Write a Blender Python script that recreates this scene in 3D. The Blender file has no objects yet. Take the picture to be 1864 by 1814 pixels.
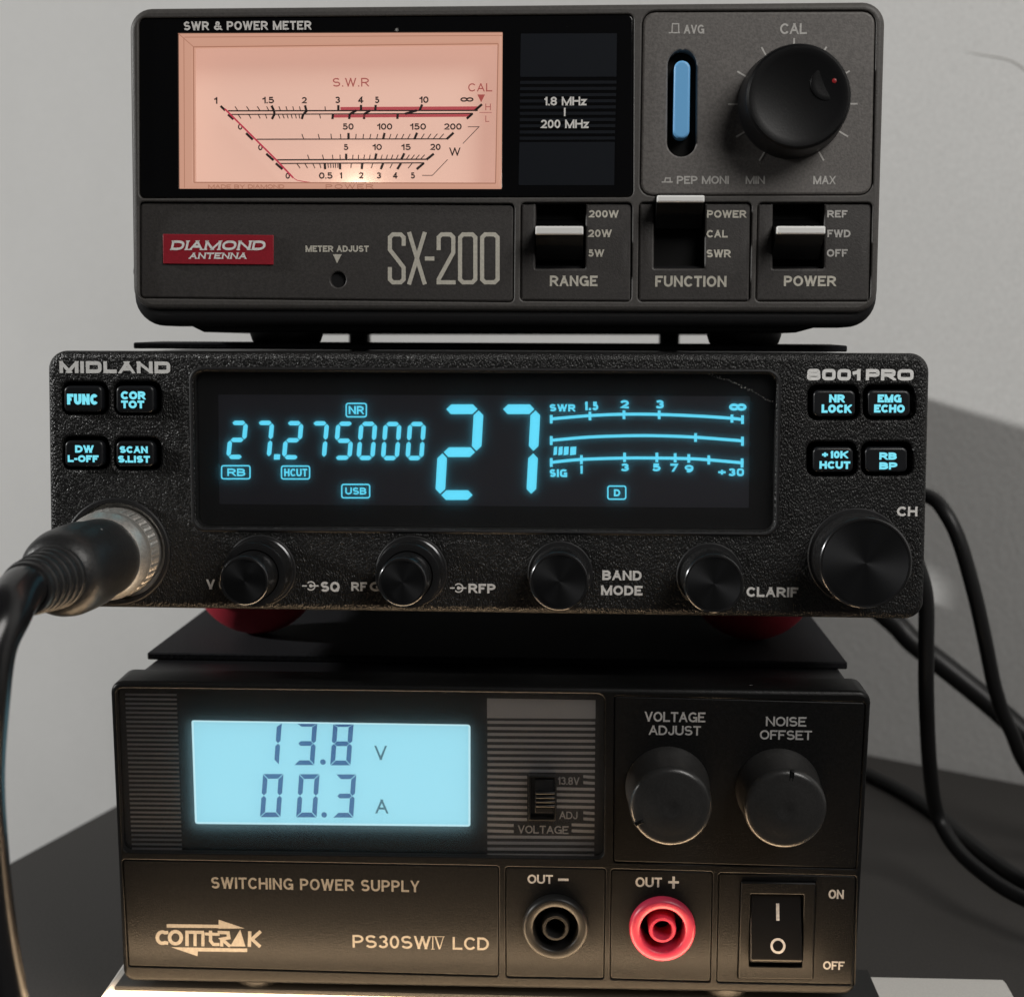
import bpy, math, random
from mathutils import Vector, Matrix
from mathutils.geometry import delaunay_2d_cdt

random.seed(7)
SC = bpy.context.scene
COL = SC.collection
MM = 0.001

# ------------------------------------------------------------------ camera
def rot(p, yw, r):
    cp, sp = math.cos(p), math.sin(p); c, s = math.cos(yw), math.sin(yw); cr, sr = math.cos(r), math.sin(r)
    Rx = Matrix(((1, 0, 0), (0, cp, -sp), (0, sp, cp)))
    Rz = Matrix(((c, -s, 0), (s, c, 0), (0, 0, 1)))
    Ry = Matrix(((cr, 0, sr), (0, 1, 0), (-sr, 0, cr)))
    return Rz @ Rx @ Ry

CAM = Vector((17.16325, -322.55835, -33.59635))
CR = rot(-0.11315, 0.04578, -0.00377)
FPX, CX, CY = 2800.0, 932.0, 907.0            # focal length and centre in photograph pixels
cd = bpy.data.cameras.new('camera')
cd.sensor_fit = 'HORIZONTAL'; cd.sensor_width = 36.0; cd.lens = 36.0 * FPX / 1864.0
cd.clip_start = 0.01; cd.clip_end = 50.0
cd.dof.use_dof = True; cd.dof.focus_distance = 0.318; cd.dof.aperture_fstop = 20.0
cam = bpy.data.objects.new('camera', cd); COL.objects.link(cam)
M3 = Matrix((CR.col[0], CR.col[2], -CR.col[1])).transposed()
cam.matrix_world = Matrix.Translation(CAM * MM) @ M3.to_4x4()
SC.camera = cam

# ------------------------------------------------------------------ world, lamps, exposure
W = bpy.data.worlds.new('World'); SC.world = W; W.use_nodes = True
bg = W.node_tree.nodes['Background']
bg.inputs[0].default_value = (0.95, 0.97, 1.0, 1); bg.inputs[1].default_value = 0.025

def lamp(name, loc, target, size, power, color, shape='DISK', size_y=None):
    l = bpy.data.lights.new(name, 'AREA'); l.shape = shape; l.size = size
    if size_y: l.size_y = size_y
    l.energy = power; l.color = color
    o = bpy.data.objects.new(name, l); COL.objects.link(o)
    o.location = loc
    o.rotation_euler = (Vector(target) - Vector(loc)).to_track_quat('-Z', 'Y').to_euler()
    return o
lamp('room_lamp', (-2.45, -0.16, 0.74), (0.10, 0.25, -0.05), 0.10, 43.0, (1.0, 0.99, 0.965))
lamp('front_lamp', (0.36, -0.42, 0.36), (0.06, 0.0, 0.0), 0.36, 2.8, (1.0, 0.97, 0.93))
WARM = (1.0, 0.70, 0.42)
lamp('strip_lamp', (-0.005, -0.0075, -0.1762), (-0.005, -0.0070, -0.186), 0.170, 0.075, WARM, 'RECTANGLE', 0.004).data.spread = math.radians(150)
lamp('strip_uplight', (-0.010, -0.0130, -0.1755), (-0.010, -0.0150, -0.100), 0.160, 0.055, WARM, 'RECTANGLE', 0.005)

SC.view_settings.view_transform = 'Standard'; SC.view_settings.look = 'None'
SC.view_settings.exposure = 0.0; SC.view_settings.gamma = 1.0; SC.view_settings.use_curve_mapping = False
SC.cycles.use_denoising = True
SC.cycles.max_bounces = 8; SC.cycles.transparent_max_bounces = 16
SC.cycles.sample_clamp_indirect = 4.0

# ------------------------------------------------------------------ measuring frames
def ray(px, py):
    return CR @ Vector(((px - CX) / FPX, 1.0, -(py - CY) / FPX))
def on_z(px, py, z):
    r = ray(px, py); t = (z - CAM.z) / r.z; return CAM + r * t
def on_y(px, py, y):
    r = ray(px, py); t = (y - CAM.y) / r.y; return CAM + r * t

class Dev:
    """The plane of one front panel: u to the right, v up, d towards the viewer, in mm."""
    def __init__(s, x, z, y, w, h, p, yw, r):
        s.O = Vector((x, y, z)); s.R = rot(p, yw, r); s.w = w; s.h = h; s.RT = s.R.transposed()
    def uv(s, px, py, d=0.0):
        o = s.RT @ (CAM - s.O); r = s.RT @ ray(px, py)
        t = (-d - o.y) / r.y; q = o + r * t
        return (q.x, q.z)
    def P(s, u, v, d=0.0):
        return s.O + s.R @ Vector((u, -d, v))
    def px(s, u, v, d=0.0):
        q = CR.transposed() @ (s.P(u, v, d) - CAM)
        return (CX + FPX * q.x / q.y, CY - FPX * q.z / q.y)
    def poly(s, pts, d=0.0):
        return [s.uv(x, y, d) for x, y in pts]

SX = Dev(0, 0, 0, 154.98, 62.08, -0.01275, -0.00328, -9e-05)
MI = Dev(-3.6902, -66.70699, -4.65856, 183.27858, 54.58381, -0.02151, -0.00222, 0.00012)
PS = Dev(-2.70326, -143.48362, -3.7498, 160.31423, 67.75903, 0.03887, 0.00548, 3e-05)

# ------------------------------------------------------------------ mesh helpers
class MB:
    def __init__(s): s.v = []; s.f = []
    def add(s, verts, faces):
        b = len(s.v); s.v += [Vector(q) for q in verts]; s.f += [tuple(b + i for i in f) for f in faces]
    def build(s, name, mat, parent=None, smooth=True, angle=32, **props):
        o0 = Vector((0, 0, 0))
        if parent is not None:
            o0 = parent['_o']
            o0 = Vector(o0)
        me = bpy.data.meshes.new(name)
        me.from_pydata([tuple((q - o0) * MM) for q in s.v], [], s.f)
        me.update()
        me.materials.append(mat)
        if smooth:
            me.polygons.foreach_set('use_smooth', [True] * len(me.polygons))
            me.set_sharp_from_angle(angle=math.radians(angle))
        o = bpy.data.objects.new(name, me); COL.objects.link(o)
        if parent is not None:
            o.parent = parent
        o['_o'] = tuple(o0)
        for k, q in props.items(): o[k] = q
        return o

def thing(name, label, cat, base, group=None):
    o = bpy.data.objects.new(name, None); COL.objects.link(o)
    o.empty_display_size = 0.01
    o.location = Vector(base) * MM; o['label'] = label; o['category'] = cat; o['_o'] = tuple(base)
    if group: o['group'] = group
    return o

def area(L):
    return sum(L[i][0] * L[(i + 1) % len(L)][1] - L[(i + 1) % len(L)][0] * L[i][1] for i in range(len(L))) / 2
def ccw(L): return list(L) if area(L) > 0 else list(reversed(L))
def inset(L, k):
    """move a CCW loop inwards by k (outwards if negative)"""
    n = len(L); out = []
    for i in range(n):
        a, b, c = Vector(L[i - 1]), Vector(L[i]), Vector(L[(i + 1) % n])
        e1 = (b - a); e2 = (c - b)
        if e1.length < 1e-9: e1 = e2
        if e2.length < 1e-9: e2 = e1
        e1.normalize(); e2.normalize()
        n1 = Vector((-e1.y, e1.x)); n2 = Vector((-e2.y, e2.x))
        m = n1 + n2
        m = m / max(0.35, m.dot(m) / 2.0) if m.length > 1e-6 else n1
        q = b + m * k
        out.append((q.x, q.y))
    return out
def rq(pts, r, n=6):
    """convex or notched polygon with rounded corners; r one number or one per corner"""
    pts = ccw(pts) if not isinstance(r, (list, tuple)) else list(pts)
    out = []
    N = len(pts)
    for i in range(N):
        a, b, c = Vector(pts[i - 1]), Vector(pts[i]), Vector(pts[(i + 1) % N])
        rr = r[i] if isinstance(r, (list, tuple)) else r
        if rr <= 0: out.append(tuple(b)); continue
        e1 = (a - b).normalized(); e2 = (c - b).normalized()
        p0 = b + e1 * rr; p2 = b + e2 * rr
        k = 0.5523
        c0 = p0 - e1 * rr * k; c2 = p2 - e2 * rr * k
        for j in range(n + 1):
            t = j / n; q = p0 * (1 - t) ** 3 + c0 * 3 * t * (1 - t) ** 2 + c2 * 3 * t * t * (1 - t) + p2 * t ** 3
            out.append((q.x, q.y))
    return ccw(out)
def circ(c, r, n=48, ry=None):
    ry = ry or r
    return [(c[0] + r * math.cos(2 * math.pi * i / n), c[1] + ry * math.sin(2 * math.pi * i / n)) for i in range(n)]
def inside(p, L):
    x, y = p; k = False; n = len(L)
    for i in range(n):
        (x1, y1), (x2, y2) = L[i], L[(i + 1) % n]
        if (y1 > y) != (y2 > y) and x < (x2 - x1) * (y - y1) / (y2 - y1) + x1: k = not k
    return k

def plate(mb, dev, outer, d0, d1, bev=0.4, holes=(), hbev=0.25, warp=None, grid=0, back=True, seg=3):
    """a panel with real openings: front at d1, back at d0, bevelled outer rim and bevelled openings"""
    outer = ccw(outer)
    holes = [ccw(h) for h in holes]
    W_ = warp or (lambda u, v: 0.0)
    rings = [(outer, d0), (outer, d1 - bev)]
    for j in range(1, seg + 1):
        a = math.pi / 2 * j / seg
        rings.append((inset(outer, bev * (1 - math.cos(a))), d1 - bev + bev * math.sin(a)))
    def ringloft(rs, flip):
        n = len(rs[0][0]); V = []; F = []
        for L, d in rs: V += [dev.P(u, v, d + W_(u, v) * (1 if d > d0 + 1e-6 else 0)) for u, v in L]
        for k in range(len(rs) - 1):
            for i in range(n):
                j = (i + 1) % n
                q = (k * n + i, k * n + j, (k + 1) * n + j, (k + 1) * n + i)
                F.append(q if not flip else q[::-1])
        mb.add(V, F)
    ringloft(rings, False)
    fl = [rings[-1][0]]
    for h in holes:
        hr = [(inset(h, -hbev), d1)]
        for j in range(1, seg + 1):
            a = math.pi / 2 * j / seg
            hr.append((inset(h, -hbev * (1 - math.sin(a))), d1 - hbev * (1 - math.cos(a))))
        hr.append((h, d0))
        ringloft(hr, True)
        fl.append(hr[0][0])
    vs = []; es = []
    for L in fl:
        b = len(vs); vs += [Vector(q) for q in L]
        es += [(b + i, b + (i + 1) % len(L)) for i in range(len(L))]
    if grid:
        us = [q[0] for q in fl[0]]; vv = [q[1] for q in fl[0]]
        u0, u1, v0, v1 = min(us), max(us), min(vv), max(vv)
        for i in range(1, grid):
            for j in range(1, grid):
                p = (u0 + (u1 - u0) * i / grid, v0 + (v1 - v0) * j / grid)
                if inside(p, fl[0]) and not any(inside(p, h) for h in fl[1:]): vs.append(Vector(p))
    r = delaunay_2d_cdt(vs, es, [], 1, 1e-6)
    V2, F2 = r[0], r[2]
    F = []
    for f in F2:
        c = sum((V2[i] for i in f), Vector((0, 0))) / len(f)
        if inside(c, fl[0]) and not any(inside(c, h) for h in fl[1:]):
            if area([V2[i] for i in f]) < 0: f = f[::-1]
            F.append(tuple(f))
    mb.add([dev.P(q.x, q.y, d1 + W_(q.x, q.y)) for q in V2], F)
    if back and not holes:
        mb.add([dev.P(u, v, d0) for u, v in outer], [tuple(range(len(outer)))[::-1]])

def flat(mb, dev, L, d, t=0.03):
    """thin printed or cut shape: a sheet of thickness t lying on the panel"""
    L = ccw(L); n = len(L)
    mb.add([dev.P(u, v, d) for u, v in L] + [dev.P(u, v, d - t) for u, v in L],
           [tuple(range(n))] + [(i, n + i, n + (i + 1) % n, (i + 1) % n) for i in range(n)])

def lathe(mb, dev, c, prof, n=72, cap_front=True, cap_back=False, axis=None):
    """prof: (radius, d) from back to front, turned about the panel normal through c (uv)"""
    V = []; F = []; m = len(prof)
    for r, d in prof:
        for i in range(n):
            a = 2 * math.pi * i / n
            V.append(dev.P(c[0] + r * math.cos(a), c[1] + r * math.sin(a), d))
    for k in range(m - 1):
        for i in range(n):
            j = (i + 1) % n; F.append((k * n + i, k * n + j, (k + 1) * n + j, (k + 1) * n + i))
    if cap_front: F.append(tuple((m - 1) * n + i for i in range(n)))
    if cap_back: F.append(tuple(i for i in range(n))[::-1])
    mb.add(V, F)

def box(mb, x0, x1, y0, y1, z0, z1, bev=0.0, seg=2):
    """world box with rounded long edges (in the xz section) """
    L = rq([(x0, z0), (x1, z0), (x1, z1), (x0, z1)], max(bev, 0.01), seg + 1)
    n = len(L)
    e = min(bev, 0.8)
    rings = [(inset(L, e), y0), (L, y0 + e), (L, y1 - e), (inset(L, e), y1)]
    V = []; F = []
    for R_, y in rings: V += [(x, y, z) for x, z in R_]
    for k in range(3):
        for i in range(n):
            j = (i + 1) % n; F.append((k * n + i, k * n + j, (k + 1) * n + j, (k + 1) * n + i))
    F.append(tuple(range(n))); F.append(tuple(3 * n + i for i in range(n))[::-1])
    # outward normals: front cap faces -y
    mb.add(V, [f[::-1] if False else f for f in F])

def spline(pts, sub=10):
    P_ = [Vector(p) for p in pts]; P_ = [P_[0] * 2 - P_[1]] + P_ + [P_[-1] * 2 - P_[-2]]
    out = []
    for i in range(1, len(P_) - 2):
        a, b, c, d = P_[i - 1:i + 3]
        for j in range(sub):
            t = j / sub
            out.append(0.5 * (2 * b + (c - a) * t + (2 * a - 5 * b + 4 * c - d) * t * t + (3 * b - a - 3 * c + d) * t ** 3))
    out.append(P_[-2]); return out
def tube(mb, pts, r, n=16, sub=10):
    C_ = spline(pts, sub); rr = r if isinstance(r, (list, tuple)) else None
    up = Vector((0.3, 1, 0.1)); V = []; F = []
    for i, p in enumerate(C_):
        t = (C_[min(i + 1, len(C_) - 1)] - C_[max(i - 1, 0)]).normalized()
        a = up - t * up.dot(t); a.normalize(); up = a; b = t.cross(a)
        if rr:
            f = i / (len(C_) - 1) * (len(rr) - 1); k = min(int(f), len(rr) - 2); R_ = rr[k] + (rr[k + 1] - rr[k]) * (f - k)
        else: R_ = r
        V += [p + (a * math.cos(2 * math.pi * j / n) + b * math.sin(2 * math.pi * j / n)) * R_ for j in range(n)]
    for i in range(len(C_) - 1):
        for j in range(n):
            k = (j + 1) % n; F.append((i * n + j, i * n + k, (i + 1) * n + k, (i + 1) * n + j))
    F.append(tuple(range(n))[::-1]); F.append(tuple((len(C_) - 1) * n + j for j in range(n)))
    mb.add(V, F)

# ------------------------------------------------------------------ lettering: a stroke alphabet
def _arc(cx, cy, rx, ry, a0, a1, sq=2.0, n=14):
    out = []
    for i in range(n + 1):
        a = math.radians(a0 + (a1 - a0) * i / n); c, s = math.cos(a), math.sin(a)
        out.append((cx + rx * math.copysign(abs(c) ** (2 / sq), c), cy + ry * math.copysign(abs(s) ** (2 / sq), s)))
    return out
def glyph(ch, sq):
    """(width for height 1, centre-line strokes in the unit square)"""
    A = lambda *a, **k: _arc(*a, sq=sq, **k)
    O = lambda: A(.5, .5, .5, .5, 90, 450, n=36)
    bowl = lambda y0, y1, xr=1.0, xs=.45: [(0, y1)] + A(xs, (y0 + y1) / 2, xr - xs, (y1 - y0) / 2, 90, -90) + [(0, y0)]
    G = {
        'A': (.78, [[(0, 0), (.5, 1)], [(1, 0), (.5, 1)], [(.2, .33), (.8, .33)]]),
        'B': (.72, [[(0, 0), (0, 1)], bowl(.53, 1, .93), bowl(0, .53, 1)]),
        'C': (.74, [A(.545, .5, .545, .5, 38, 322, n=30)]),
        'D': (.74, [[(0, 0), (0, 1)], bowl(0, 1, 1, .4)]),
        'E': (.66, [[(1, 1), (0, 1), (0, 0), (1, 0)], [(0, .52), (.9, .52)]]),
        'F': (.62, [[(1, 1), (0, 1), (0, 0)], [(0, .5), (.88, .5)]]),
        'G': (.80, [A(.53, .5, .53, .5, 40, 318, n=30) + [(1, .18)], [(.55, .45), (1, .45), (1, 0)]]),
        'H': (.73, [[(0, 0), (0, 1)], [(1, 0), (1, 1)], [(0, .52), (1, .52)]]),
        'I': (0, [[(.5, 0), (.5, 1)]]),
        'J': (.55, [[(1, 1), (1, .32)] + A(.5, .32, .5, .32, 0, -180)]),
        'K': (.76, [[(0, 0), (0, 1)], [(1, 1), (0, .38)], [(.32, .6), (1, 0)]]),
        'L': (.62, [[(0, 1), (0, 0), (1, 0)]]),
        'M': (.90, [[(0, 0), (0, 1)], [(1, 0), (1, 1)], [(0, 1), (.5, 0)], [(1, 1), (.5, 0)]]),
        'N': (.74, [[(0, 0), (0, 1)], [(1, 0), (1, 1)], [(0, 1), (1, 0)]]),
        'O': (.80, [O()]),
        'P': (.68, [[(0, 0), (0, 1)], bowl(.44, 1)]),
        'Q': (.80, [O(), [(.62, .26), (1, -.02)]]),
        'R': (.74, [[(0, 0), (0, 1)], bowl(.46, 1, .96), [(.5, .46), (.98, 0)]]),
        'S': (.70, [_arc(.5, .755, .46, .245, 28, 180, 2) + _arc(.5, .76, .46, .27, 180, 262, 2)[1:] + _arc(.5, .26, .5, .26, 82, 0, 2) + _arc(.5, .255, .5, .255, 0, -155, 2)[1:]]),
        'T': (.66, [[(0, 1), (1, 1)], [(.5, 1), (.5, 0)]]),
        'U': (.73, [[(0, 1), (0, .36)] + A(.5, .36, .5, .36, 180, 360) + [(1, 1)]]),
        'V': (.72, [[(0, 1), (.5, 0)], [(1, 1), (.5, 0)]]),
        'W': (1.02, [[(0, 1), (.25, 0)], [(.5, 1), (.25, 0)], [(.5, 1), (.75, 0)], [(1, 1), (.75, 0)]]),
        'X': (.72, [[(0, 0), (1, 1)], [(0, 1), (1, 0)]]),
        'Y': (.72, [[(0, 1), (.5, .42)], [(1, 1), (.5, .42)], [(.5, .45), (.5, 0)]]),
        'Z': (.66, [[(0, 1), (1, 1), (0, 0), (1, 0)]]),
        'z': (.50, [[(0, .66), (1, .66), (0, 0), (1, 0)]]),
        '0': (.58, [O()]),
        '1': (.34, [[(1, 0), (1, 1)], [(1, .98), (.55, .8), (0, .74)]]),
        '2': (.58, [_arc(.5, .7, .5, .3, 170, -20, 2) + [(.7, .36), (0, 0), (1, 0)]]),
        '3': (.58, [_arc(.48, .755, .46, .245, 160, -90, 2), _arc(.48, .26, .52, .26, 90, -160, 2)]),
        '4': (.60, [[(.72, 0), (.72, 1)], [(.72, 1), (0, .28)], [(0, .26), (1, .26)]]),
        '5': (.58, [[(.92, 1), (.16, 1), (.06, .5)] + _arc(.46, .32, .54, .32, 135, -155, 2)]),
        '6': (.58, [_arc(.5, .32, .5, .32, 180, 540, 2, n=28), _arc(.56, .42, .56, .58, 180, 62, 2)]),
        '7': (.56, [[(0, 1), (1, 1), (.34, 0)]]),
        '8': (.58, [A(.5, .76, .46, .24, 90, 450, n=28), A(.5, .26, .5, .26, 90, 450, n=28)]),
        '9': (.58, [_arc(.5, .68, .5, .32, 0, 360, 2, n=28), _arc(.44, .58, .56, .58, 0, -118, 2)]),
        '-': (.34, [[(0, .42), (1, .42)]]),
        '+': (.80, [[(0.02, .48), (.98, .48)], [(.5, .06), (.5, .90)]]),
        '&': (.82, [[(1, 0), (.27, .72)] + _arc(.46, .8, .22, .2, 200, -20, 2)[0:] + [(.62, .66), (.2, .42)] + _arc(.38, .24, .38, .24, 140, 340, 2) + [(.98, .48)]]),
        '.': (0, [[(.5, 0), (.5, .02)]]),
        '\u221e': (1.1, [_arc(.25, .45, .25, .3, 0, 360, 2, n=26), _arc(.75, .45, .25, .3, 180, 540, 2, n=26)]),
        ' ': (.32, []),
    }
    return G[ch]

def clip_y(poly, y0, y1):
    for s, lim in ((1, y0), (-1, -y1)):
        out = []
        for i in range(len(poly)):
            a, b = poly[i - 1], poly[i]
            ia, ib = a[1] * s >= lim, b[1] * s >= lim
            if ia != ib:
                t = (lim - a[1] * s) / (b[1] * s - a[1] * s); out.append((a[0] + (b[0] - a[0]) * t, a[1] + (b[1] - a[1]) * t))
            if ib: out.append(b)
        poly = out
        if not poly: return []
    return poly
def stroke(pts, t, closed=False):
    """quads of a ribbon of width t along pts with mitred joins"""
    P_ = [Vector(p) for p in pts]
    Q = [P_[0]]
    for p in P_[1:]:
        if (p - Q[-1]).length > 1e-6: Q.append(p)
    P_ = Q
    if closed is None: closed = False
    n = len(P_)
    if n > 3 and (P_[0] - P_[-1]).length < 1e-6: closed = True; P_ = P_[:-1]; n -= 1
    Ls = []; Rs = []
    for i in range(n):
        if closed: a, c = P_[i - 1], P_[(i + 1) % n]
        else: a, c = P_[max(i - 1, 0)], P_[min(i + 1, n - 1)]
        b = P_[i]
        e1 = (b - a) if (b - a).length > 0 else (c - b); e2 = (c - b) if (c - b).length > 0 else (b - a)
        e1 = e1.normalized(); e2 = e2.normalized()
        n1 = Vector((-e1.y, e1.x)); n2 = Vector((-e2.y, e2.x)); m = n1 + n2
        m = m / max(.3, m.dot(m) / 2) if m.length > 1e-6 else n1
        Ls.append(b + m * t / 2); Rs.append(b - m * t / 2)
    k = n if closed else n - 1
    return [[tuple(Rs[i]), tuple(Rs[(i + 1) % n]), tuple(Ls[(i + 1) % n]), tuple(Ls[i])] for i in range(k)]

LIFT = [0]
def sheet(mb, dev, poly, d):
    """one flat face of ink; successive strokes sit a few microns apart so that no two share a plane"""
    poly = ccw(poly)
    mb.add([dev.P(u, v, d) for u, v in poly], [tuple(range(len(poly)))])
def text(mb, dev, s, bx, d, t=.17, sq=2.0, slant=0.0, gap=.09, slab=False, d_read=None):
    """write s so that it fills the box bx = (x0, y0, x1, y1) measured in photograph pixels"""
    x0, y0, x1, y1 = bx
    dd = d if d_read is None else d_read
    xc, yc = (x0 + x1) / 2, (y0 + y1) / 2
    uc, vc = dev.uv(xc, yc, dd)
    a, b = dev.px(uc - 5, vc, dd), dev.px(uc + 5, vc, dd)
    sl = abs((b[1] - a[1]) / (b[0] - a[0]))
    hp = max((y1 - y0) - sl * (x1 - x0), (y1 - y0) * .55)
    wu = dev.uv(x1, yc, dd)[0] - dev.uv(x0, yc, dd)[0]
    hv = dev.uv(xc, yc - hp / 2, dd)[1] - dev.uv(xc, yc + hp / 2, dd)[1]
    t *= 1.25; gap *= .72
    T_ = t * hv
    gl = [(ch, *glyph(ch, sq)) for ch in s]
    nat = sum(max(w, t) if ch != ' ' else w for ch, w, _ in gl) * hv + gap * hv * (len(s) - 1)
    fix = sum(t * hv for ch, w, _ in gl if w == 0)
    wu_t = wu - abs(slant) * hv
    k = (wu_t - fix) / max(nat - fix, 1e-6)
    x = uc - wu / 2 + (0 if slant >= 0 else -slant * hv); yb = vc - hv / 2
    for ch, w, strokes in gl:
        wid = (w * hv * k) if w > 0 else T_
        if w > 0 and ch not in ' ': wid = max(wid, T_ * 1.05)
        for st in strokes:
            pts = []
            for (gx, gy) in st:
                pts.append((T_ / 2 + gx * (wid - T_) if w > 0 else T_ / 2, T_ / 2 + gy * (hv - T_)))
            if ch == '.': pts = [(T_ / 2, 0), (T_ / 2, T_)]
            else:
                for e, f in ((0, 1), (-1, -2)):
                    q, p = Vector(pts[e]), Vector(pts[f])
                    on_edge = abs(st[e][1]) < 1e-6 or abs(st[e][1] - 1) < 1e-6
                    dr = (q - p).normalized()
                    if on_edge and abs(dr.y) > .3: q = q + dr * T_ * .9
                    elif abs(dr.x) > .95 and (st[e][0] in (0, 1)): q = q + dr * T_ * .5
                    pts[e] = (q.x, q.y)
            closed_ = len(st) > 3 and abs(st[0][0] - st[-1][0]) < 1e-6 and abs(st[0][1] - st[-1][1]) < 1e-6
            LIFT[0] = (LIFT[0] + 1) % 5
            for q in stroke(pts, T_):
                q = clip_y(q, 0 if ch != 'Q' else -.06 * hv, hv)
                if ch in 'AVWXYKMNZ7R4': 
                    q = [(min(max(a_, -.02 * wid), wid * 1.02), b_) for a_, b_ in q]
                if len(q) >= 3 and abs(area(q)) > 1e-7:
                    sheet(mb, dev, [(x + a_ + slant * b_, yb + b_) for a_, b_ in q], d + LIFT[0] * .004)
            if slab and ch not in '.-':
                for e in (0, -1):
                    if abs(st[e][1]) < 1e-6 or abs(st[e][1] - 1) < 1e-6:
                        yy = 0 if st[e][1] < .5 else hv - T_ * .5
                        xx = T_ / 2 + st[e][0] * (wid - T_)
                        q = [(xx - T_ * .8, yy), (xx + T_ * .8, yy), (xx + T_ * .8, yy + T_ * .5), (xx - T_ * .8, yy + T_ * .5)]
                        sheet(mb, dev, [(x + a_ + slant * b_, yb + b_) for a_, b_ in q], d + .024)
        x += wid + gap * hv * k
def line(mb, dev, pts, wpx, d):
    """a printed line through photograph points, wpx wide in photograph pixels"""
    uv = dev.poly(pts, d); LIFT[0] = (LIFT[0] + 1) % 5
    for q in stroke(uv, wpx / 8.83): sheet(mb, dev, q, d + LIFT[0] * .004)
def fill(mb, dev, pts, d):
    LIFT[0] = (LIFT[0] + 1) % 5
    sheet(mb, dev, dev.poly(pts, d), d + LIFT[0] * .004)

SEG = {'0': 'abcdef', '1': 'bc', '2': 'abged', '3': 'abgcd', '5': 'afgcd', '7': 'abc', '8': 'abcdefg'}
def seven(mb, dev, ch, x, y, w, h, sl, th, gap, d, ymin=None, style='hex'):
    """seven-segment figure: (x, y) top left in pixels, slant sl pixels over the height"""
    m = h / 2
    g = gap
    def put(pts):
        pts = [(x + a - sl * b / h, y + b) for a, b in pts]
        if ymin is not None: pts = [(a, max(b, ymin)) for a, b in pts]
        uv = dev.poly(pts, d)
        if abs(area(uv)) > 1e-4: sheet(mb, dev, uv, d)
    t2 = th / 2
    def hz(yc):
        put([(t2 + g, yc), (th + g, yc - t2), (w - th - g, yc - t2), (w - t2 - g, yc), (w - th - g, yc + t2), (th + g, yc + t2)])
    def vt(xc, a, b):
        put([(xc, a + g), (xc + t2, a + t2 + g), (xc + t2, b - t2 - g), (xc, b - g), (xc - t2, b - t2 - g), (xc - t2, a + t2 + g)])
    def trap(pts): put(pts)
    for s in SEG[ch]:
        if style == 'hex':
            if s == 'a': hz(t2)
            if s == 'g': hz(m)
            if s == 'd': hz(h - t2)
            if s == 'f': vt(t2, t2, m)
            if s == 'b': vt(w - t2, t2, m)
            if s == 'e': vt(t2, m, h - t2)
            if s == 'c': vt(w - t2, m, h - t2)
        else:
            if s == 'a': trap([(g, 0), (w - g, 0), (w - th - g, th), (th + g, th)])
            if s == 'd': trap([(th + g, h - th), (w - th - g, h - th), (w - g, h), (g, h)])
            if s == 'g': hz(m)
            if s == 'f': trap([(0, g), (th, th + g), (th, m - t2 - g * .5), (t2, m - g * .4), (0, m - t2)])
            if s == 'b': trap([(w, g), (w, m - t2), (w - t2, m - g * .4), (w - th, m - t2 - g * .5), (w - th, th + g)])
            if s == 'e': trap([(0, m + t2), (t2, m + g * .4), (th, m + t2 + g * .5), (th, h - th - g), (0, h - g)])
            if s == 'c': trap([(w, m + t2), (w, h - g), (w - th, h - th - g), (w - th, m + t2 + g * .5), (w - t2, m + g * .4)])

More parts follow.
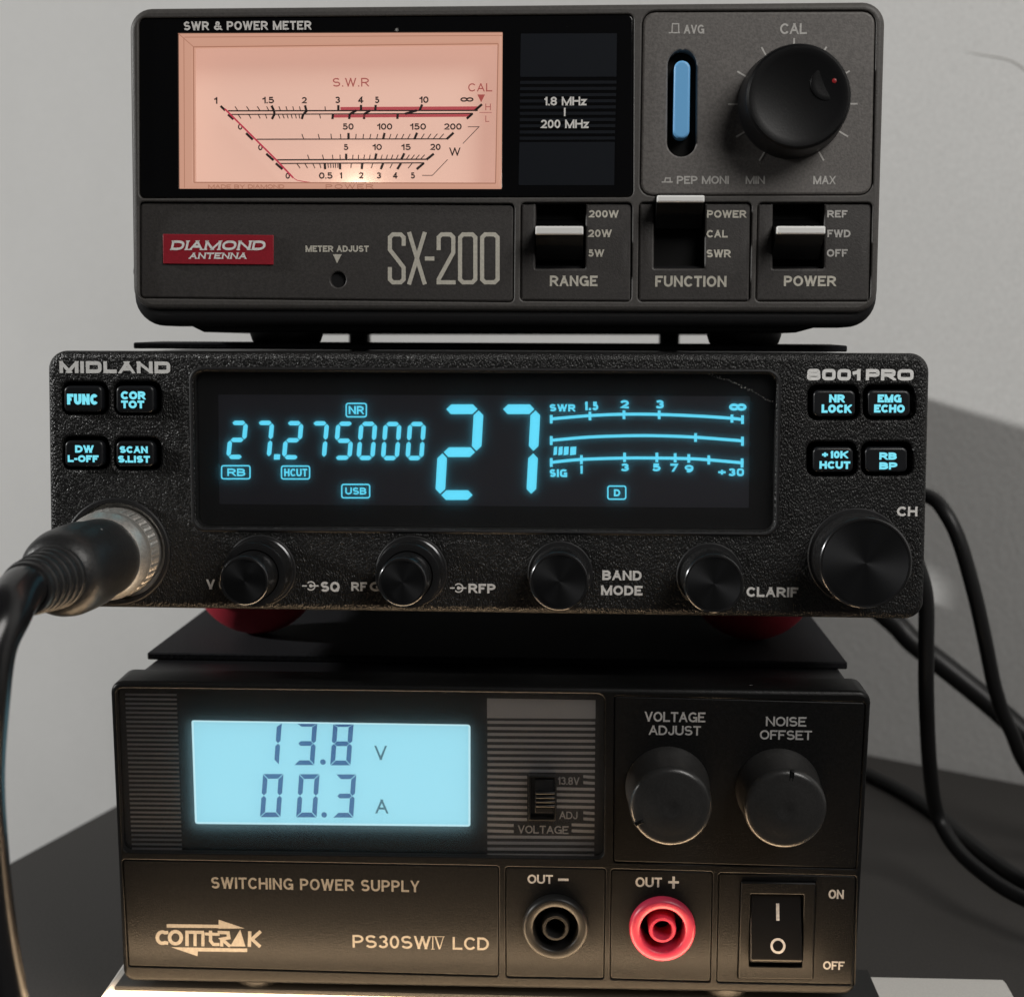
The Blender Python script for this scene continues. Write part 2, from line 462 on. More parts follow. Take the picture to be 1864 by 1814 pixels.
# ------------------------------------------------------------------ materials
def srgb(r, g, b):
    f = lambda c: (c / 255 / 12.92) if c / 255 <= .04045 else ((c / 255 + .055) / 1.055) ** 2.4
    return (f(r), f(g), f(b), 1)
def nt(name):
    m = bpy.data.materials.new(name); m.use_nodes = True
    return m, m.node_tree, m.node_tree.nodes['Principled BSDF']
def plastic(name, col, rough=.5, grain=0.0, scale=2500, spec=.5, metal=0.0, dust=0.0, vary=0.0, coat=0.0, leather=False):
    m, t, b = nt(name); N = t.nodes; L = t.links
    b.inputs['Base Color'].default_value = col if len(col) == 4 else (*col, 1)
    b.inputs['Roughness'].default_value = rough; b.inputs['Metallic'].default_value = metal
    b.inputs['Specular IOR Level'].default_value = spec
    if coat: b.inputs['Coat Weight'].default_value = coat; b.inputs['Coat Roughness'].default_value = .05
    tc = N.new('ShaderNodeTexCoord')
    last = None
    if vary or dust:
        mix = N.new('ShaderNodeMix'); mix.data_type = 'RGBA'; mix.blend_type = 'MIX'
        no = N.new('ShaderNodeTexNoise'); no.inputs['Scale'].default_value = 1900; no.inputs['Detail'].default_value = 4
        L.new(tc.outputs['Object'], no.inputs['Vector'])
        mr = N.new('ShaderNodeMapRange'); mr.inputs[1].default_value = .35; mr.inputs[2].default_value = .65
        mr.inputs[3].default_value = 0; mr.inputs[4].default_value = 1
        L.new(no.outputs['Fac'], mr.inputs[0]); L.new(mr.outputs[0], mix.inputs['Factor'])
        c = b.inputs['Base Color'].default_value
        mix.inputs['A'].default_value = (c[0] * (1 - vary), c[1] * (1 - vary), c[2] * (1 - vary), 1)
        mix.inputs['B'].default_value = (c[0] * (1 + vary), c[1] * (1 + vary), c[2] * (1 + vary), 1)
        last = mix.outputs['Result']
        if dust:
            vo = N.new('ShaderNodeTexVoronoi'); vo.inputs['Scale'].default_value = 190; vo.inputs['Randomness'].default_value = 1
            wn = N.new('ShaderNodeTexNoise'); wn.inputs['Scale'].default_value = 2600
            add = N.new('ShaderNodeVectorMath'); add.operation = 'MULTIPLY_ADD'; add.inputs[1].default_value = (.0011,) * 3
            L.new(wn.outputs['Color'], add.inputs[0]); L.new(tc.outputs['Object'], add.inputs[2])
            L.new(add.outputs[0], vo.inputs['Vector'])
            sep = N.new('ShaderNodeSeparateColor'); L.new(vo.outputs['Color'], sep.inputs[0])
            gt = N.new('ShaderNodeMath'); gt.operation = 'MULTIPLY'; gt.inputs[1].default_value = .085 * dust
            L.new(sep.outputs[0], gt.inputs[0])
            sub = N.new('ShaderNodeMath'); sub.operation = 'LESS_THAN'
            L.new(vo.outputs['Distance'], sub.inputs[0]); L.new(gt.outputs[0], sub.inputs[1])
            g2 = N.new('ShaderNodeMath'); g2.operation = 'GREATER_THAN'; g2.inputs[1].default_value = .72
            L.new(sep.outputs[1], g2.inputs[0])
            an = N.new('ShaderNodeMath'); an.operation = 'MULTIPLY'
            L.new(sub.outputs[0], an.inputs[0]); L.new(g2.outputs[0], an.inputs[1])
            mx = N.new('ShaderNodeMix'); mx.data_type = 'RGBA'; mx.inputs['B'].default_value = (.55, .54, .52, 1)
            L.new(last, mx.inputs['A']); L.new(an.outputs[0], mx.inputs['Factor']); last = mx.outputs['Result']
        L.new(last, b.inputs['Base Color'])
    if grain or leather:
        bu = N.new('ShaderNodeBump'); bu.inputs['Strength'].default_value = grain; bu.inputs['Distance'].default_value = .00022 if leather else .0002
        if leather:
            wn = N.new('ShaderNodeTexNoise'); wn.inputs['Scale'].default_value = 700; wn.inputs['Detail'].default_value = 2
            L.new(tc.outputs['Object'], wn.inputs['Vector'])
            ad = N.new('ShaderNodeVectorMath'); ad.operation = 'MULTIPLY_ADD'; ad.inputs[1].default_value = (.0007,) * 3
            L.new(wn.outputs['Color'], ad.inputs[0]); L.new(tc.outputs['Object'], ad.inputs[2])
            mp = N.new('ShaderNodeMapping'); mp.inputs['Rotation'].default_value = (0, .5, 0); mp.inputs['Scale'].default_value = (1.35, 1, .75)
            L.new(ad.outputs[0], mp.inputs['Vector'])
            vo = N.new('ShaderNodeTexVoronoi'); vo.feature = 'F1'; vo.inputs['Scale'].default_value = scale
            L.new(mp.outputs[0], vo.inputs['Vector'])
            bu.invert = True
            L.new(vo.outputs['Distance'], bu.inputs['Height'])
        else:
            no2 = N.new('ShaderNodeTexNoise'); no2.inputs['Scale'].default_value = scale; no2.inputs['Detail'].default_value = 3
            L.new(tc.outputs['Object'], no2.inputs['Vector']); L.new(no2.outputs['Fac'], bu.inputs['Height'])
        L.new(bu.outputs[0], b.inputs['Normal'])
    return m
def glow(name, col, strength):
    m, t, b = nt(name)
    b.inputs['Base Color'].default_value = (.02, .02, .02, 1); b.inputs['Roughness'].default_value = .5
    b.inputs['Emission Color'].default_value = col; b.inputs['Emission Strength'].default_value = strength
    return m
def hazy_pane(name, haze, tint, gloss=.02, rough=.08):
    """clear cover; its haze is added to imitate bloom around lit parts behind it"""
    m = bpy.data.materials.new(name); m.use_nodes = True; t = m.node_tree; N = t.nodes; L = t.links
    for n in list(N): N.remove(n)
    out = N.new('ShaderNodeOutputMaterial'); tr = N.new('ShaderNodeBsdfTransparent'); tl = N.new('ShaderNodeBsdfTranslucent')
    gs = N.new('ShaderNodeBsdfGlossy'); m1 = N.new('ShaderNodeMixShader'); m2 = N.new('ShaderNodeMixShader')
    tr.inputs[0].default_value = tint; tl.inputs[0].default_value = (.9, .9, .9, 1)
    gs.inputs['Roughness'].default_value = rough
    m1.inputs[0].default_value = haze; m2.inputs[0].default_value = gloss
    L.new(tr.outputs[0], m1.inputs[1]); L.new(tl.outputs[0], m1.inputs[2])
    L.new(m1.outputs[0], m2.inputs[1]); L.new(gs.outputs[0], m2.inputs[2]); L.new(m2.outputs[0], out.inputs[0])
    return m
def turned(name, col, rough=.32):
    """black anodised end face with concentric turning marks"""
    m, t, b = nt(name); N = t.nodes; L = t.links
    b.inputs['Base Color'].default_value = (*col, 1); b.inputs['Metallic'].default_value = .85; b.inputs['Roughness'].default_value = rough
    b.inputs['Anisotropic'].default_value = .7
    tg = N.new('ShaderNodeTangent'); tg.direction_type = 'RADIAL'; tg.axis = 'Y'
    L.new(tg.outputs[0], b.inputs['Tangent'])
    return m

M = {}
M['bezel'] = plastic('meter_bezel_plastic', (.075, .070, .066), .48, .25, 3500, .45, vary=.12)
M['grey_panel'] = plastic('meter_grey_panel', (.140, .130, .123), .50, .22, 3200, .45, vary=.18)
M['low_panel'] = plastic('meter_lower_panel', (.050, .046, .044), .50, .25, 3200, .45, vary=.16)
M['gloss'] = plastic('gloss_black_acrylic', (.004, .004, .0045), .12, 0, spec=.35, dust=.8)
M['tint_panel'] = plastic('dark_tinted_print', (.012, .014, .018), .30, 0, spec=.3)
M['matte_black'] = plastic('matte_black_plastic', (.010, .010, .011), .55, .15, 2500, .35)
M['soft_black'] = plastic('satin_black_plastic', (.0045, .0045, .005), .34, .05, 2500, .28)
M['void'] = plastic('recess_black', (.004, .004, .004), .7, spec=.2)
M['steel_black'] = plastic('black_steel_cover', (.012, .012, .014), .5, .2, 1800, .4, dust=.5, vary=.2)
M['ink_grey'] = plastic('pale_grey_ink', (.80, .78, .75), .6, vary=.08)
M['ink_dim'] = plastic('dim_grey_ink', (.50, .485, .46), .6, vary=.10)
M['ink_gold'] = plastic('champagne_ink', (.60, .57, .49), .5, vary=.08)
M['ink_white'] = plastic('white_ink', (.90, .90, .88), .6, vary=.06)
M['ink_tan'] = plastic('tan_ink', (.20, .185, .16), .5, vary=.12)
M['ink_mid'] = plastic('grey_ink_on_supply', (.42, .41, .40), .6, vary=.1)
M['ink_stripe'] = plastic('grey_stripe_ink', (.062, .064, .070), .55)
M['ink_stripe_light'] = plastic('light_stripe_ink', (.13, .13, .135), .55)
M['silver'] = plastic('bright_lever_edge', (.90, .90, .88), .28, spec=.6)
M['blue_button'] = plastic('blue_button_plastic', srgb(120, 190, 245), .35, spec=.5)
M['red_badge'] = plastic('red_badge_enamel', srgb(158, 34, 48), .4, .1, 1500, vary=.08)
M['badge_edge'] = plastic('badge_edge_metal', (.35, .12, .13), .35, metal=.4)
M['red_dot'] = plastic('red_paint', srgb(150, 30, 34), .4)
M['dial'] = glow('lit_dial_card', srgb(232, 180, 162), .72); M['dial'].node_tree.nodes['Principled BSDF'].inputs['Base Color'].default_value = (.42, .36, .30, 1)
M['dial_rim'] = glow('lit_acrylic_rim', srgb(238, 178, 152), .66)
M['dial_rim_in'] = glow('lit_acrylic_edge', srgb(212, 145, 118), .55)
M['dial_black'] = plastic('dial_black_ink', (.010, .008, .008), .7)
M['dial_red'] = glow('dial_red_ink', srgb(196, 78, 84), .75)
M['dial_redtext'] = glow('dial_red_lettering', srgb(176, 84, 78), .8)
M['needle'] = glow('red_needle_glow', srgb(205, 56, 80), .75)  # needle glows by itself in place of light falling on it
M['vfd'] = glow('blue_display_segment', srgb(88, 204, 234), 1.32)
M['key_glow'] = glow('blue_key_legend', srgb(116, 218, 236), 1.08)
M['leather'] = plastic('leather_grained_plastic', (.0075, .0075, .0076), .40, .85, 2300, .46, leather=True)
M['key'] = plastic('translucent_black_key', (.010, .011, .013), .35, .05, 2500, .45)
M['vfd_ground'] = plastic('display_ground', (.011, .011, .018), .5)
M['pane'] = hazy_pane('bloom_display_pane', .26, (.97, .97, .97, 1), .010, .10)  # haze stands in for camera bloom round the blue figures
M['lcd_pane'] = hazy_pane('bloom_front_pane', .24, (.98, .98, .98, 1), .012, .12)  # haze imitates the bloom spilling past the lit screen
M['dial_pane'] = hazy_pane('clear_dial_pane', .01, (.99, .99, .99, 1), .012, .05)
M['lcd'] = glow('lcd_backlight', srgb(152, 220, 238), 1.06)
M['lcd_rim'] = glow('lcd_light_edge', srgb(196, 240, 250), 1.05)
M['lcd_ink'] = glow('lcd_dark_segment', srgb(12, 84, 160), .66)
M['lcd_text'] = plastic('lcd_printed_unit', (.03, .12, .22), .6)
M['knob_side'] = plastic('black_anodised_side', (.07, .07, .072), .22, metal=.85)
M['knob_face'] = turned('black_turned_face', (.030, .031, .033), .46)
M['knob_rim'] = plastic('polished_knob_edge', (.16, .16, .16), .18, metal=.9)
M['rubber'] = plastic('black_rubber', (.012, .012, .012), .5, .25, 1600, .4, dust=.4, vary=.2)
M['lead'] = plastic('matte_black_cable', (.009, .009, .0095), .42, .1, 900, .4)
M['cable'] = plastic('black_cable_sheath', (.010, .010, .011), .24, .08, 900, .5)
M['chrome'] = plastic('worn_nickel', (.80, .77, .72), .38, .2, 700, metal=.8, vary=.1)
M['red_rubber'] = plastic('red_rubber', srgb(196, 52, 70), .55, .1, 1500, vary=.06)
M['psu'] = plastic('supply_black_plastic', (.0065, .0065, .0066), .36, .24, 2600, .18, dust=1.0, vary=.22)
M['psu_panel'] = plastic('supply_panel_plastic', (.0075, .0075, .0076), .36, .24, 2600, .18, dust=1.0, vary=.22)
M['psu_knob'] = plastic('supply_knob_plastic', (.026, .0255, .025), .30, .15, 2600, .55, vary=.12)
M['post_red'] = plastic('red_terminal_plastic', srgb(168, 44, 70), .38, .05, 1500, .5)
M['post_black'] = plastic('black_terminal_plastic', (.010, .010, .010), .40, .05, 1500, .3, dust=.5)
M['tray'] = plastic('white_laminate', (.74, .72, .68), .45, .1, 400, vary=.03)
M['foam'] = plastic('black_foam_sheet', (.013, .013, .016), .75, .6, 1400, .25, vary=.3)

def wall_material():
    m, t, b = nt('painted_wall'); N = t.nodes; L = t.links
    tc = N.new('ShaderNodeTexCoord')
    n1 = N.new('ShaderNodeTexNoise'); n1.inputs['Scale'].default_value = 6; n1.inputs['Detail'].default_value = 5
    n2 = N.new('ShaderNodeTexNoise'); n2.inputs['Scale'].default_value = 420; n2.inputs['Detail'].default_value = 3
    L.new(tc.outputs['Object'], n1.inputs['Vector']); L.new(tc.outputs['Object'], n2.inputs['Vector'])
    cr = N.new('ShaderNodeValToRGB')
    cr.color_ramp.elements[0].position = .3; cr.color_ramp.elements[0].color = (.61, .607, .595, 1)
    cr.color_ramp.elements[1].position = .7; cr.color_ramp.elements[1].color = (.67, .667, .655, 1)
    L.new(n1.outputs['Fac'], cr.inputs[0]); L.new(cr.outputs[0], b.inputs['Base Color'])
    n3 = N.new('ShaderNodeTexNoise'); n3.inputs['Scale'].default_value = 1100; n3.inputs['Detail'].default_value = 2
    L.new(tc.outputs['Object'], n3.inputs['Vector'])
    m3 = N.new('ShaderNodeMapRange'); m3.inputs[1].default_value = .3; m3.inputs[2].default_value = .7; m3.inputs[3].default_value = .93; m3.inputs[4].default_value = 1.07
    L.new(n3.outputs['Fac'], m3.inputs[0])
    vm = N.new('ShaderNodeVectorMath'); vm.operation = 'SCALE'
    L.new(cr.outputs[0], vm.inputs[0]); L.new(m3.outputs[0], vm.inputs['Scale']); L.new(vm.outputs[0], b.inputs['Base Color'])
    b.inputs['Roughness'].default_value = .8; b.inputs['Specular IOR Level'].default_value = .2
    bu = N.new('ShaderNodeBump'); bu.inputs['Strength'].default_value = .35; bu.inputs['Distance'].default_value = .0006
    L.new(n2.outputs['Fac'], bu.inputs['Height']); L.new(bu.outputs[0], b.inputs['Normal'])
    return m
M['wall'] = wall_material()
M['wall_mark'] = plastic('wall_hairline', (.40, .39, .37), .8)
M['desk'] = plastic('dark_desk_laminate', (.055, .051, .048), .62, .25, 900, .35, vary=.15)

# ------------------------------------------------------------------ setting: desk and wall
Z_DESK = -189.5
c0 = on_z(693, 1205, Z_DESK); l0 = on_z(20, 1568, Z_DESK); r0 = on_z(1864, 1427, Z_DESK)
el = (l0 - c0).normalized(); er = (r0 - c0).normalized()
mb = MB()
def prism(mb, L, z0, z1, bev=0.0):
    L = ccw(L); n = len(L)
    rings = [(L, z0), (L, z1 - bev), (inset(L, bev), z1)] if bev else [(L, z0), (L, z1)]
    V = []; F = []
    for q, z in rings: V += [(a, b, z) for a, b in q]
    for k in range(len(rings) - 1):
        for i in range(n):
            j = (i + 1) % n; F.append((k * n + i, k * n + j, (k + 1) * n + j, (k + 1) * n + i))
    F.append(tuple((len(rings) - 1) * n + i for i in range(n))); F.append(tuple(range(n))[::-1])
    mb.add(V, F)
pl = c0 + el * 900; pr = c0 + er * 900
prism(mb, [tuple(c0.xy), tuple(pl.xy), (pl.x + 500, pl.y - 300), (pr.x, pl.y - 300), tuple(pr.xy)], Z_DESK - 25, Z_DESK, .6)
mb.build('desk', M['desk'], kind='structure', label='dark grey desk top under the stack')
mb = MB()
nrm = Vector((-er.y, er.x, 0));
if nrm.y < 0: nrm = -nrm
wa = c0 - er * 1900 + nrm * 3; wb = c0 + er * 1100 + nrm * 3
prism(mb, [tuple(wa.xy), tuple(wb.xy), tuple((wb + nrm * 60).xy), tuple((wa + nrm * 60).xy)], -900, 1100)
mb.build('wall', M['wall'], kind='structure', label='pale grey painted wall behind the stack')

wall_o = COL.objects['wall']; wall_o['_o'] = (0, 0, 0)
def on_wall(px, py):
    r = ray(px, py); p = c0 + nrm * 3; n_ = -nrm
    t = (p - CAM).dot(n_) / r.dot(n_); return CAM + r * t
mb = MB(); tube(mb, [on_wall(*q) - nrm * .02 for q in ((1752, 93), (1775, 98), (1805, 103), (1832, 108), (1850, 116), (1866, 128), (1890, 150))], [.02, .22, .3, .3, .32, .3], 6, 6)
mb.build('hairline_crack', M['wall_mark'], wall_o)
# ------------------------------------------------------------------ converters from enlarged crops of the photograph
def Z(ox, oy, k): return lambda X, Y: (ox + X / k, oy + Y / k)
z1 = Z(220, 0, 2.5889); z2 = Z(900, 0, 2.5189); z3 = Z(220, 340, 2.5889); z4 = Z(900, 340, 2.5189)
z5 = Z(60, 610, 4.2364); z6 = Z(340, 660, 3.3286); z7 = Z(780, 660, 2.8242); z8 = Z(1380, 610, 3.8512)
y1 = Z(0, 880, 3.728); y2 = Z(360, 940, 3.3286); y3 = Z(900, 940, 3.1067); y4 = Z(1420, 860, 4.1982)
y5 = Z(180, 1180, 2.6629); y6 = Z(860, 1180, 2.4526); y7 = Z(180, 1540, 2.5189); y8 = Z(900, 1540, 2.5189)
def bx(z, a, b, c, d): return (*z(a, b), *z(c, d))
def quad(z, *p): return [z(*q) for q in p]

# ================================================================== 1. wave meter (top of the stack)
sx = thing('power_meter', 'grey and black wave power meter with pink lit needle dial, topmost of the stack', 'meter', (0, 50, -37))
px_full = [(234.6, 14.9), (1612.5, 2.5), (1596.6, 569.5), (242, 563)]
out = rq(SX.poly(px_full), 4.6, 8)
openings = {
    'dial': [(252, 33), (1154, 25.5), (1153, 359), (253, 361)],
    'ctrl': [(1169, 20), (1595.5, 18.5), (1588.7, 355.5), (1164, 357)],
    'badge': [(252.5, 367), (937, 370.5), (935.5, 550.5), (253.5, 543)],
    'range': [(947.5, 368.6), (1151.5, 368.6), (1149.5, 549.5), (946.5, 548)],
    'func': [(1163, 368), (1369, 368), (1365.5, 549), (1161, 549)],
    'power': [(1379, 368.6), (1589, 368.6), (1584, 549), (1375, 549)],
}
hl = []
for k, q in openings.items():
    hl.append(rq(SX.poly(q), {'dial': 1.2, 'ctrl': 2.6}.get(k, 1.0), 4))
mb = MB(); plate(mb, SX, out, -10, 0, 1.1, hl, .3)
mb.build('front_bezel', M['bezel'], sx)
# cover and lower chin
mb = MB()
u0, u1 = -SX.w / 2 + .9, SX.w / 2 - .9
box(mb, u0, u1, 8, 104, -30.5, 29.6, 4.0, 4)
mb.build('cover', M['soft_black'], sx)
mb = MB()
chin = rq(SX.poly([(243, 500), (1597, 505), (1592, 594), (252, 592)], -3), [.5, 6.5, 6.5, .5] if False else 0.0)
cp = SX.poly([(242.5, 480), (1598, 485), (1594, 596), (247, 593)], -2.5)
cp = ccw(cp)
# corners after ccw: bottom corners get the large radius
lowv = sorted(cp, key=lambda q: q[1])[:2]
chin = rq(cp, [6.2 if q in lowv else .3 for q in cp], 8)
plate(mb, SX, chin, -14, -1.2, 2.2, seg=5)
pan = SX.poly([(338, 588), (372, 604.5), (1448, 605.5), (1502, 591), (1502, 560), (338, 560)], -8)
plate(mb, SX, pan, -96, -7, .8)
mb.build('base_chin', M['matte_black'], sx)
mb = MB()
zb = on_y(520, 605, 8).z; zmat = on_y(900, 626.5, 6).z
for px_ in (522, 1354):
    c = on_y(px_, 612, 20)
    n = 40; V = []; F = []
    prof = [(8.3, zb + 1.0), (8.1, zb - .4), (7.6, zmat + .4), (7.2, zmat)]
    m2 = MB()
    for r, z in prof: V += [(c.x + r * math.cos(2 * math.pi * i / n), c.y + r * math.sin(2 * math.pi * i / n), z) for i in range(n)]
    for k in range(3):
        for i in range(n): F.append((k * n + i, (k + 1) * n + i, (k + 1) * n + (i + 1) % n, k * n + (i + 1) % n))
    F.append(tuple(3 * n + i for i in range(n)))
    m2.add(V, F); m2.build('foot', M['rubber'], sx)
for px_ in (655, 1218):
    c = on_y(px_, 612, 95); m2 = MB(); box(m2, c.x - 2.6, c.x + 2.6, 92, 98, MI.P(0, MI.h / 2).z - 1.15, zb + 2, .6); m2.build('rear_foot', M['rubber'], sx)
# dark backing behind the openings
mb = MB(); plate(mb, SX, rq(SX.poly([(246, 25), (1604, 14), (1590, 556), (250, 552)], -5), 2), -10.5, -9, .2)
mb.build('backing_plate', M['void'], sx)

# --- dial window
DW = rq(SX.poly([(323.5, 60), (914.8, 58), (913, 344), (325, 343.5)], -.2), .15, 2)
mb = MB(); plate(mb, SX, inset(hl[0], .12), -4.5, -.25, .3, [DW], .12)
glossp = mb.build('dial_surround', M['gloss'], sx)
mb = MB(); plate(mb, SX, rq(SX.poly([(316, 52), (922, 50), (920, 352), (318, 352)], -7), .2, 2), -8.4, -7.0, .1)
dial = mb.build('dial_card', M['dial'], sx)
D = -6.96
dr = [z1(343, 222), z1(1778, 207), z1(1766, 864), z1(345, 860)]
rim_out = inset(DW, .03)
rim_in = rq(SX.poly(dr, -.8), .25, 2)
# the clear moulded rim of the dial cover: sloping faces from the outer edge to the pane
mb = MB(); plate(mb, SX, rim_out, -2.6, -.35, .5, [rim_in], .35, seg=2)
rim = mb.build('dial_cover_rim', M['dial_rim'], sx)
mb = MB()
for a, b_ in zip(dr, dr[1:] + dr[:1]): line(mb, SX, [a, b_], 2.0, -.33)
for a, b_ in ((z1(270, 158), z1(343, 222)), (z1(297, 178), z1(300, 885)), (z1(300, 176), z1(1796, 168))): line(mb, SX, [a, b_], 1.2, -.32)
mb.build('rim_edge_line', M['dial_rim_in'], rim)
mb = MB(); flat(mb, SX, inset(rim_in, -.05), -1.6, .4); mb.build('dial_pane', M['dial_pane'], sx)

ink = MB(); red = MB(); redt = MB(); needle = MB()
def seq(z, y, items):
    for s, a, b_, h in items: pass
for s, a in (('1', (440, 458, 455, 490)), ('1.5', (667, 457, 722, 488)), ('2', (853, 458, 876, 488)), ('3', (1010, 456, 1033, 487)),
             ('4', (1118, 456, 1143, 487)), ('5', (1197, 456, 1218, 487)), ('10', (1407, 455, 1450, 486)), ('\u221e', (1600, 453, 1662, 484)),
             ('50', (1045, 582, 1097, 612)), ('100', (1208, 582, 1279, 612)), ('150', (1363, 582, 1438, 612)), ('200', (1523, 582, 1606, 612)),
             ('5', (1050, 680, 1072, 708)), ('10', (1186, 679, 1230, 708)), ('15', (1322, 679, 1366, 708)), ('20', (1458, 678, 1507, 708)),
             ('0.5', (934, 813, 998, 843)), ('1', (1030, 813, 1043, 842)), ('2', (1122, 813, 1143, 842)), ('3', (1205, 813, 1226, 842)),
             ('4', (1282, 813, 1304, 842)), ('5', (1366, 813, 1386, 842)), ('0', (552, 584, 573, 612)), ('0', (647, 681, 668, 709)),
             ('0', (776, 815, 797, 843))):
    text(ink, SX, s, bx(z1, *a), D, t=.165)
text(ink, SX, 'W', bx(z1, 1548, 696, 1600, 734), D, t=.12)
for p, w in ((((505, 523), (1682, 521)), 2.4), (((520, 540), (1660, 535)), 2.0), (((640, 657), (1540, 655)), 2.0), (((735, 754), (1440, 751)), 2.4), (((750, 771), (1430, 768)), 2.0)):
    line(ink, SX, [z1(*q) for q in p], w, D)
maj = [((470, 500), (492, 521)), ((710, 498), (721, 521)), ((868, 497), (874, 521)), ((1025, 496), (1025, 521)), ((1132, 495), (1132, 521)),
       ((1201, 495), (1199, 521)), ((1420, 493), (1408, 521)), ((1702, 492), (1668, 522)), ((505, 540), (531, 563)), ((724, 538), (712, 562)),
       ((860, 537), (853, 562)), ((1000, 538), (997, 562)), ((1079, 537), (1076, 562)), ((1147, 537), (1146, 562)), ((1305, 536), (1303, 561)),
       ((1657, 536), (1630, 560)), ((1073, 627), (1073, 656)), ((1243, 627), (1236, 656)), ((1396, 626), (1384, 655)), ((1568, 626), (1536, 656)),
       ((590, 628), (622, 659)), ((1062, 725), (1062, 753)), ((1204, 724), (1198, 753)), ((1336, 723), (1321, 753)), ((1475, 725), (1440, 753)),
       ((685, 725), (720, 756)), ((730, 770), (762, 798)), ((961, 770), (963, 798)), ((1033, 770), (1033, 798)), ((1138, 770), (1135, 798)),
       ((1236, 770), (1225, 798)), ((1320, 770), (1303, 798)), ((1428, 769), (1394, 798)), ((722, 521), (724, 540)), ((878, 521), (862, 538)),
       ((1110, 521), (1080, 538)), ((1175, 521), (1148, 538)), ((1395, 521), (1340, 537))]
for a, b_ in maj: line(ink, SX, [z1(*a), z1(*b_)], 4.4, D)
mino = [((538, 502), (550, 521)), ((592, 502), (605, 521)), ((643, 502), (655, 521)), ((687, 502), (697, 521)), ((745, 502), (752, 521)),
        ((778, 502), (784, 521)), ((810, 502), (815, 521)), ((842, 502), (846, 521)), ((962, 502), (964, 521)), ((566, 559), (553, 541)),
        ((614, 559), (603, 541)), ((657, 559), (648, 541)), ((688, 559), (682, 541)), ((742, 541), (750, 559)), ((763, 541), (770, 559)),
        ((783, 541), (789, 559)), ((803, 541), (808, 559)), ((823, 541), (827, 559)), ((840, 541), (843, 559)), ((937, 540), (941, 559)),
        ((853, 632), (862, 656)), ((930, 632), (936, 656)), ((990, 631), (993, 656)), ((1035, 632), (1037, 656)), ((1109, 632), (1107, 656)),
        ((1144, 632), (1141, 656)), ((1178, 632), (1173, 656)), ((1211, 632), (1205, 656)), ((1273, 632), (1265, 656)), ((1304, 632), (1294, 656)),
        ((1334, 632), (1322, 656)), ((1364, 632), (1351, 656)), ((1430, 631), (1415, 655)), ((1462, 631), (1445, 655)), ((1492, 631), (1472, 655)),
        ((1522, 631), (1500, 655)), ((880, 730), (888, 753)), ((950, 730), (956, 753)), ((997, 730), (1000, 753)), ((1033, 730), (1034, 753)),
        ((1094, 730), (1092, 753)), ((1121, 730), (1119, 753)), ((1148, 730), (1145, 753)), ((1175, 730), (1171, 753)), ((1232, 730), (1225, 753)),
        ((1257, 730), (1249, 753)), ((1282, 730), (1273, 753)), ((1307, 730), (1297, 753)), ((1360, 730), (1345, 752)), ((1384, 730), (1367, 752)),
        ((1407, 730), (1388, 752)), ((1432, 730), (1411, 752)), ((830, 772), (845, 793)), ((868, 772), (880, 793)), ((905, 772), (915, 793)),
        ((937, 772), (943, 793)), ((976, 772), (978, 792)), ((989, 772), (990, 792)), ((1001, 772), (1002, 792)), ((1012, 772), (1012, 792)),
        ((1023, 772), (1023, 792)), ((1086, 772), (1084, 793)), ((1187, 772), (1180, 793)), ((1279, 772), (1268, 793)), ((1372, 771), (1354, 793))]
for a, b_ in mino: line(ink, SX, [z1(*a), z1(*b_)], 1.6, D)
line(ink, SX, [z1(1635, 598), z1(1688, 598), z1(1612, 677)], 1.2, D)
line(ink, SX, [z1(1540, 752), z1(1468, 827), z1(1420, 827)], 1.2, D)
ink.build('scale_markings', M['dial_black'], dial)
fill(red, SX, quad(z1, (1035, 505), (1690, 502), (1668, 519), (1035, 520)), D - .012)
fill(red, SX, quad(z1, (1003, 541), (1652, 537), (1634, 551), (1003, 555)), D - .012)
red.build('red_scale_band', M['dial_red'], dial)
text(redt, SX, 'S.W.R', bx(z1, 998, 368, 1170, 409), D, t=.11, gap=.25)
redt.build('red_lettering', M['dial_redtext'], dial); redt = MB()
text(redt, SX, 'CAL', bx(z1, 1637, 393, 1750, 432), D, t=.11, gap=.2)
text(redt, SX, 'H', bx(z1, 1718, 489, 1743, 520), D, t=.09); text(redt, SX, 'L', bx(z1, 1718, 545, 1736, 575), D, t=.09)
line(redt, SX, [z1(1690, 531), z1(1748, 531)], 1.0, D)
fill(redt, SX, quad(z1, (1680, 446), (1716, 446), (1698, 483)), D)
redt.build('red_lettering', M['dial_redtext'], dial)
pts = [z1(490, 514), z1(600, 623), z1(735, 757), z1(812, 838)]
for q in stroke(SX.poly(pts, -3.4), .36): sheet(needle, SX, q, -3.4)
for q in stroke(SX.poly([z1(812, 838), z1(830, 850), z1(862, 856), z1(905, 862)], -3.4), .16): sheet(needle, SX, q, -3.396)
needle.build('needle', M['needle'], sx)
rt = MB()
text(rt, SX, 'MADE BY DIAMOND', bx(z1, 412, 870, 770, 889), -.31, t=.16)
text(rt, SX, 'POWER', bx(z1, 965, 869, 1190, 890), -.31, t=.16, gap=.3)
rt.build('rim_lettering', M['dial_rim_in'], rim)
lm = bpy.data.lights.new('dial_bulb', 'POINT'); lm.energy = .0050; lm.color = (1, .80, .64); lm.shadow_soft_size = .0012
lo = bpy.data.objects.new('dial_bulb', lm); COL.objects.link(lo); lo.location = SX.P(*SX.uv(650, 361, -5.0), -5.0) * MM

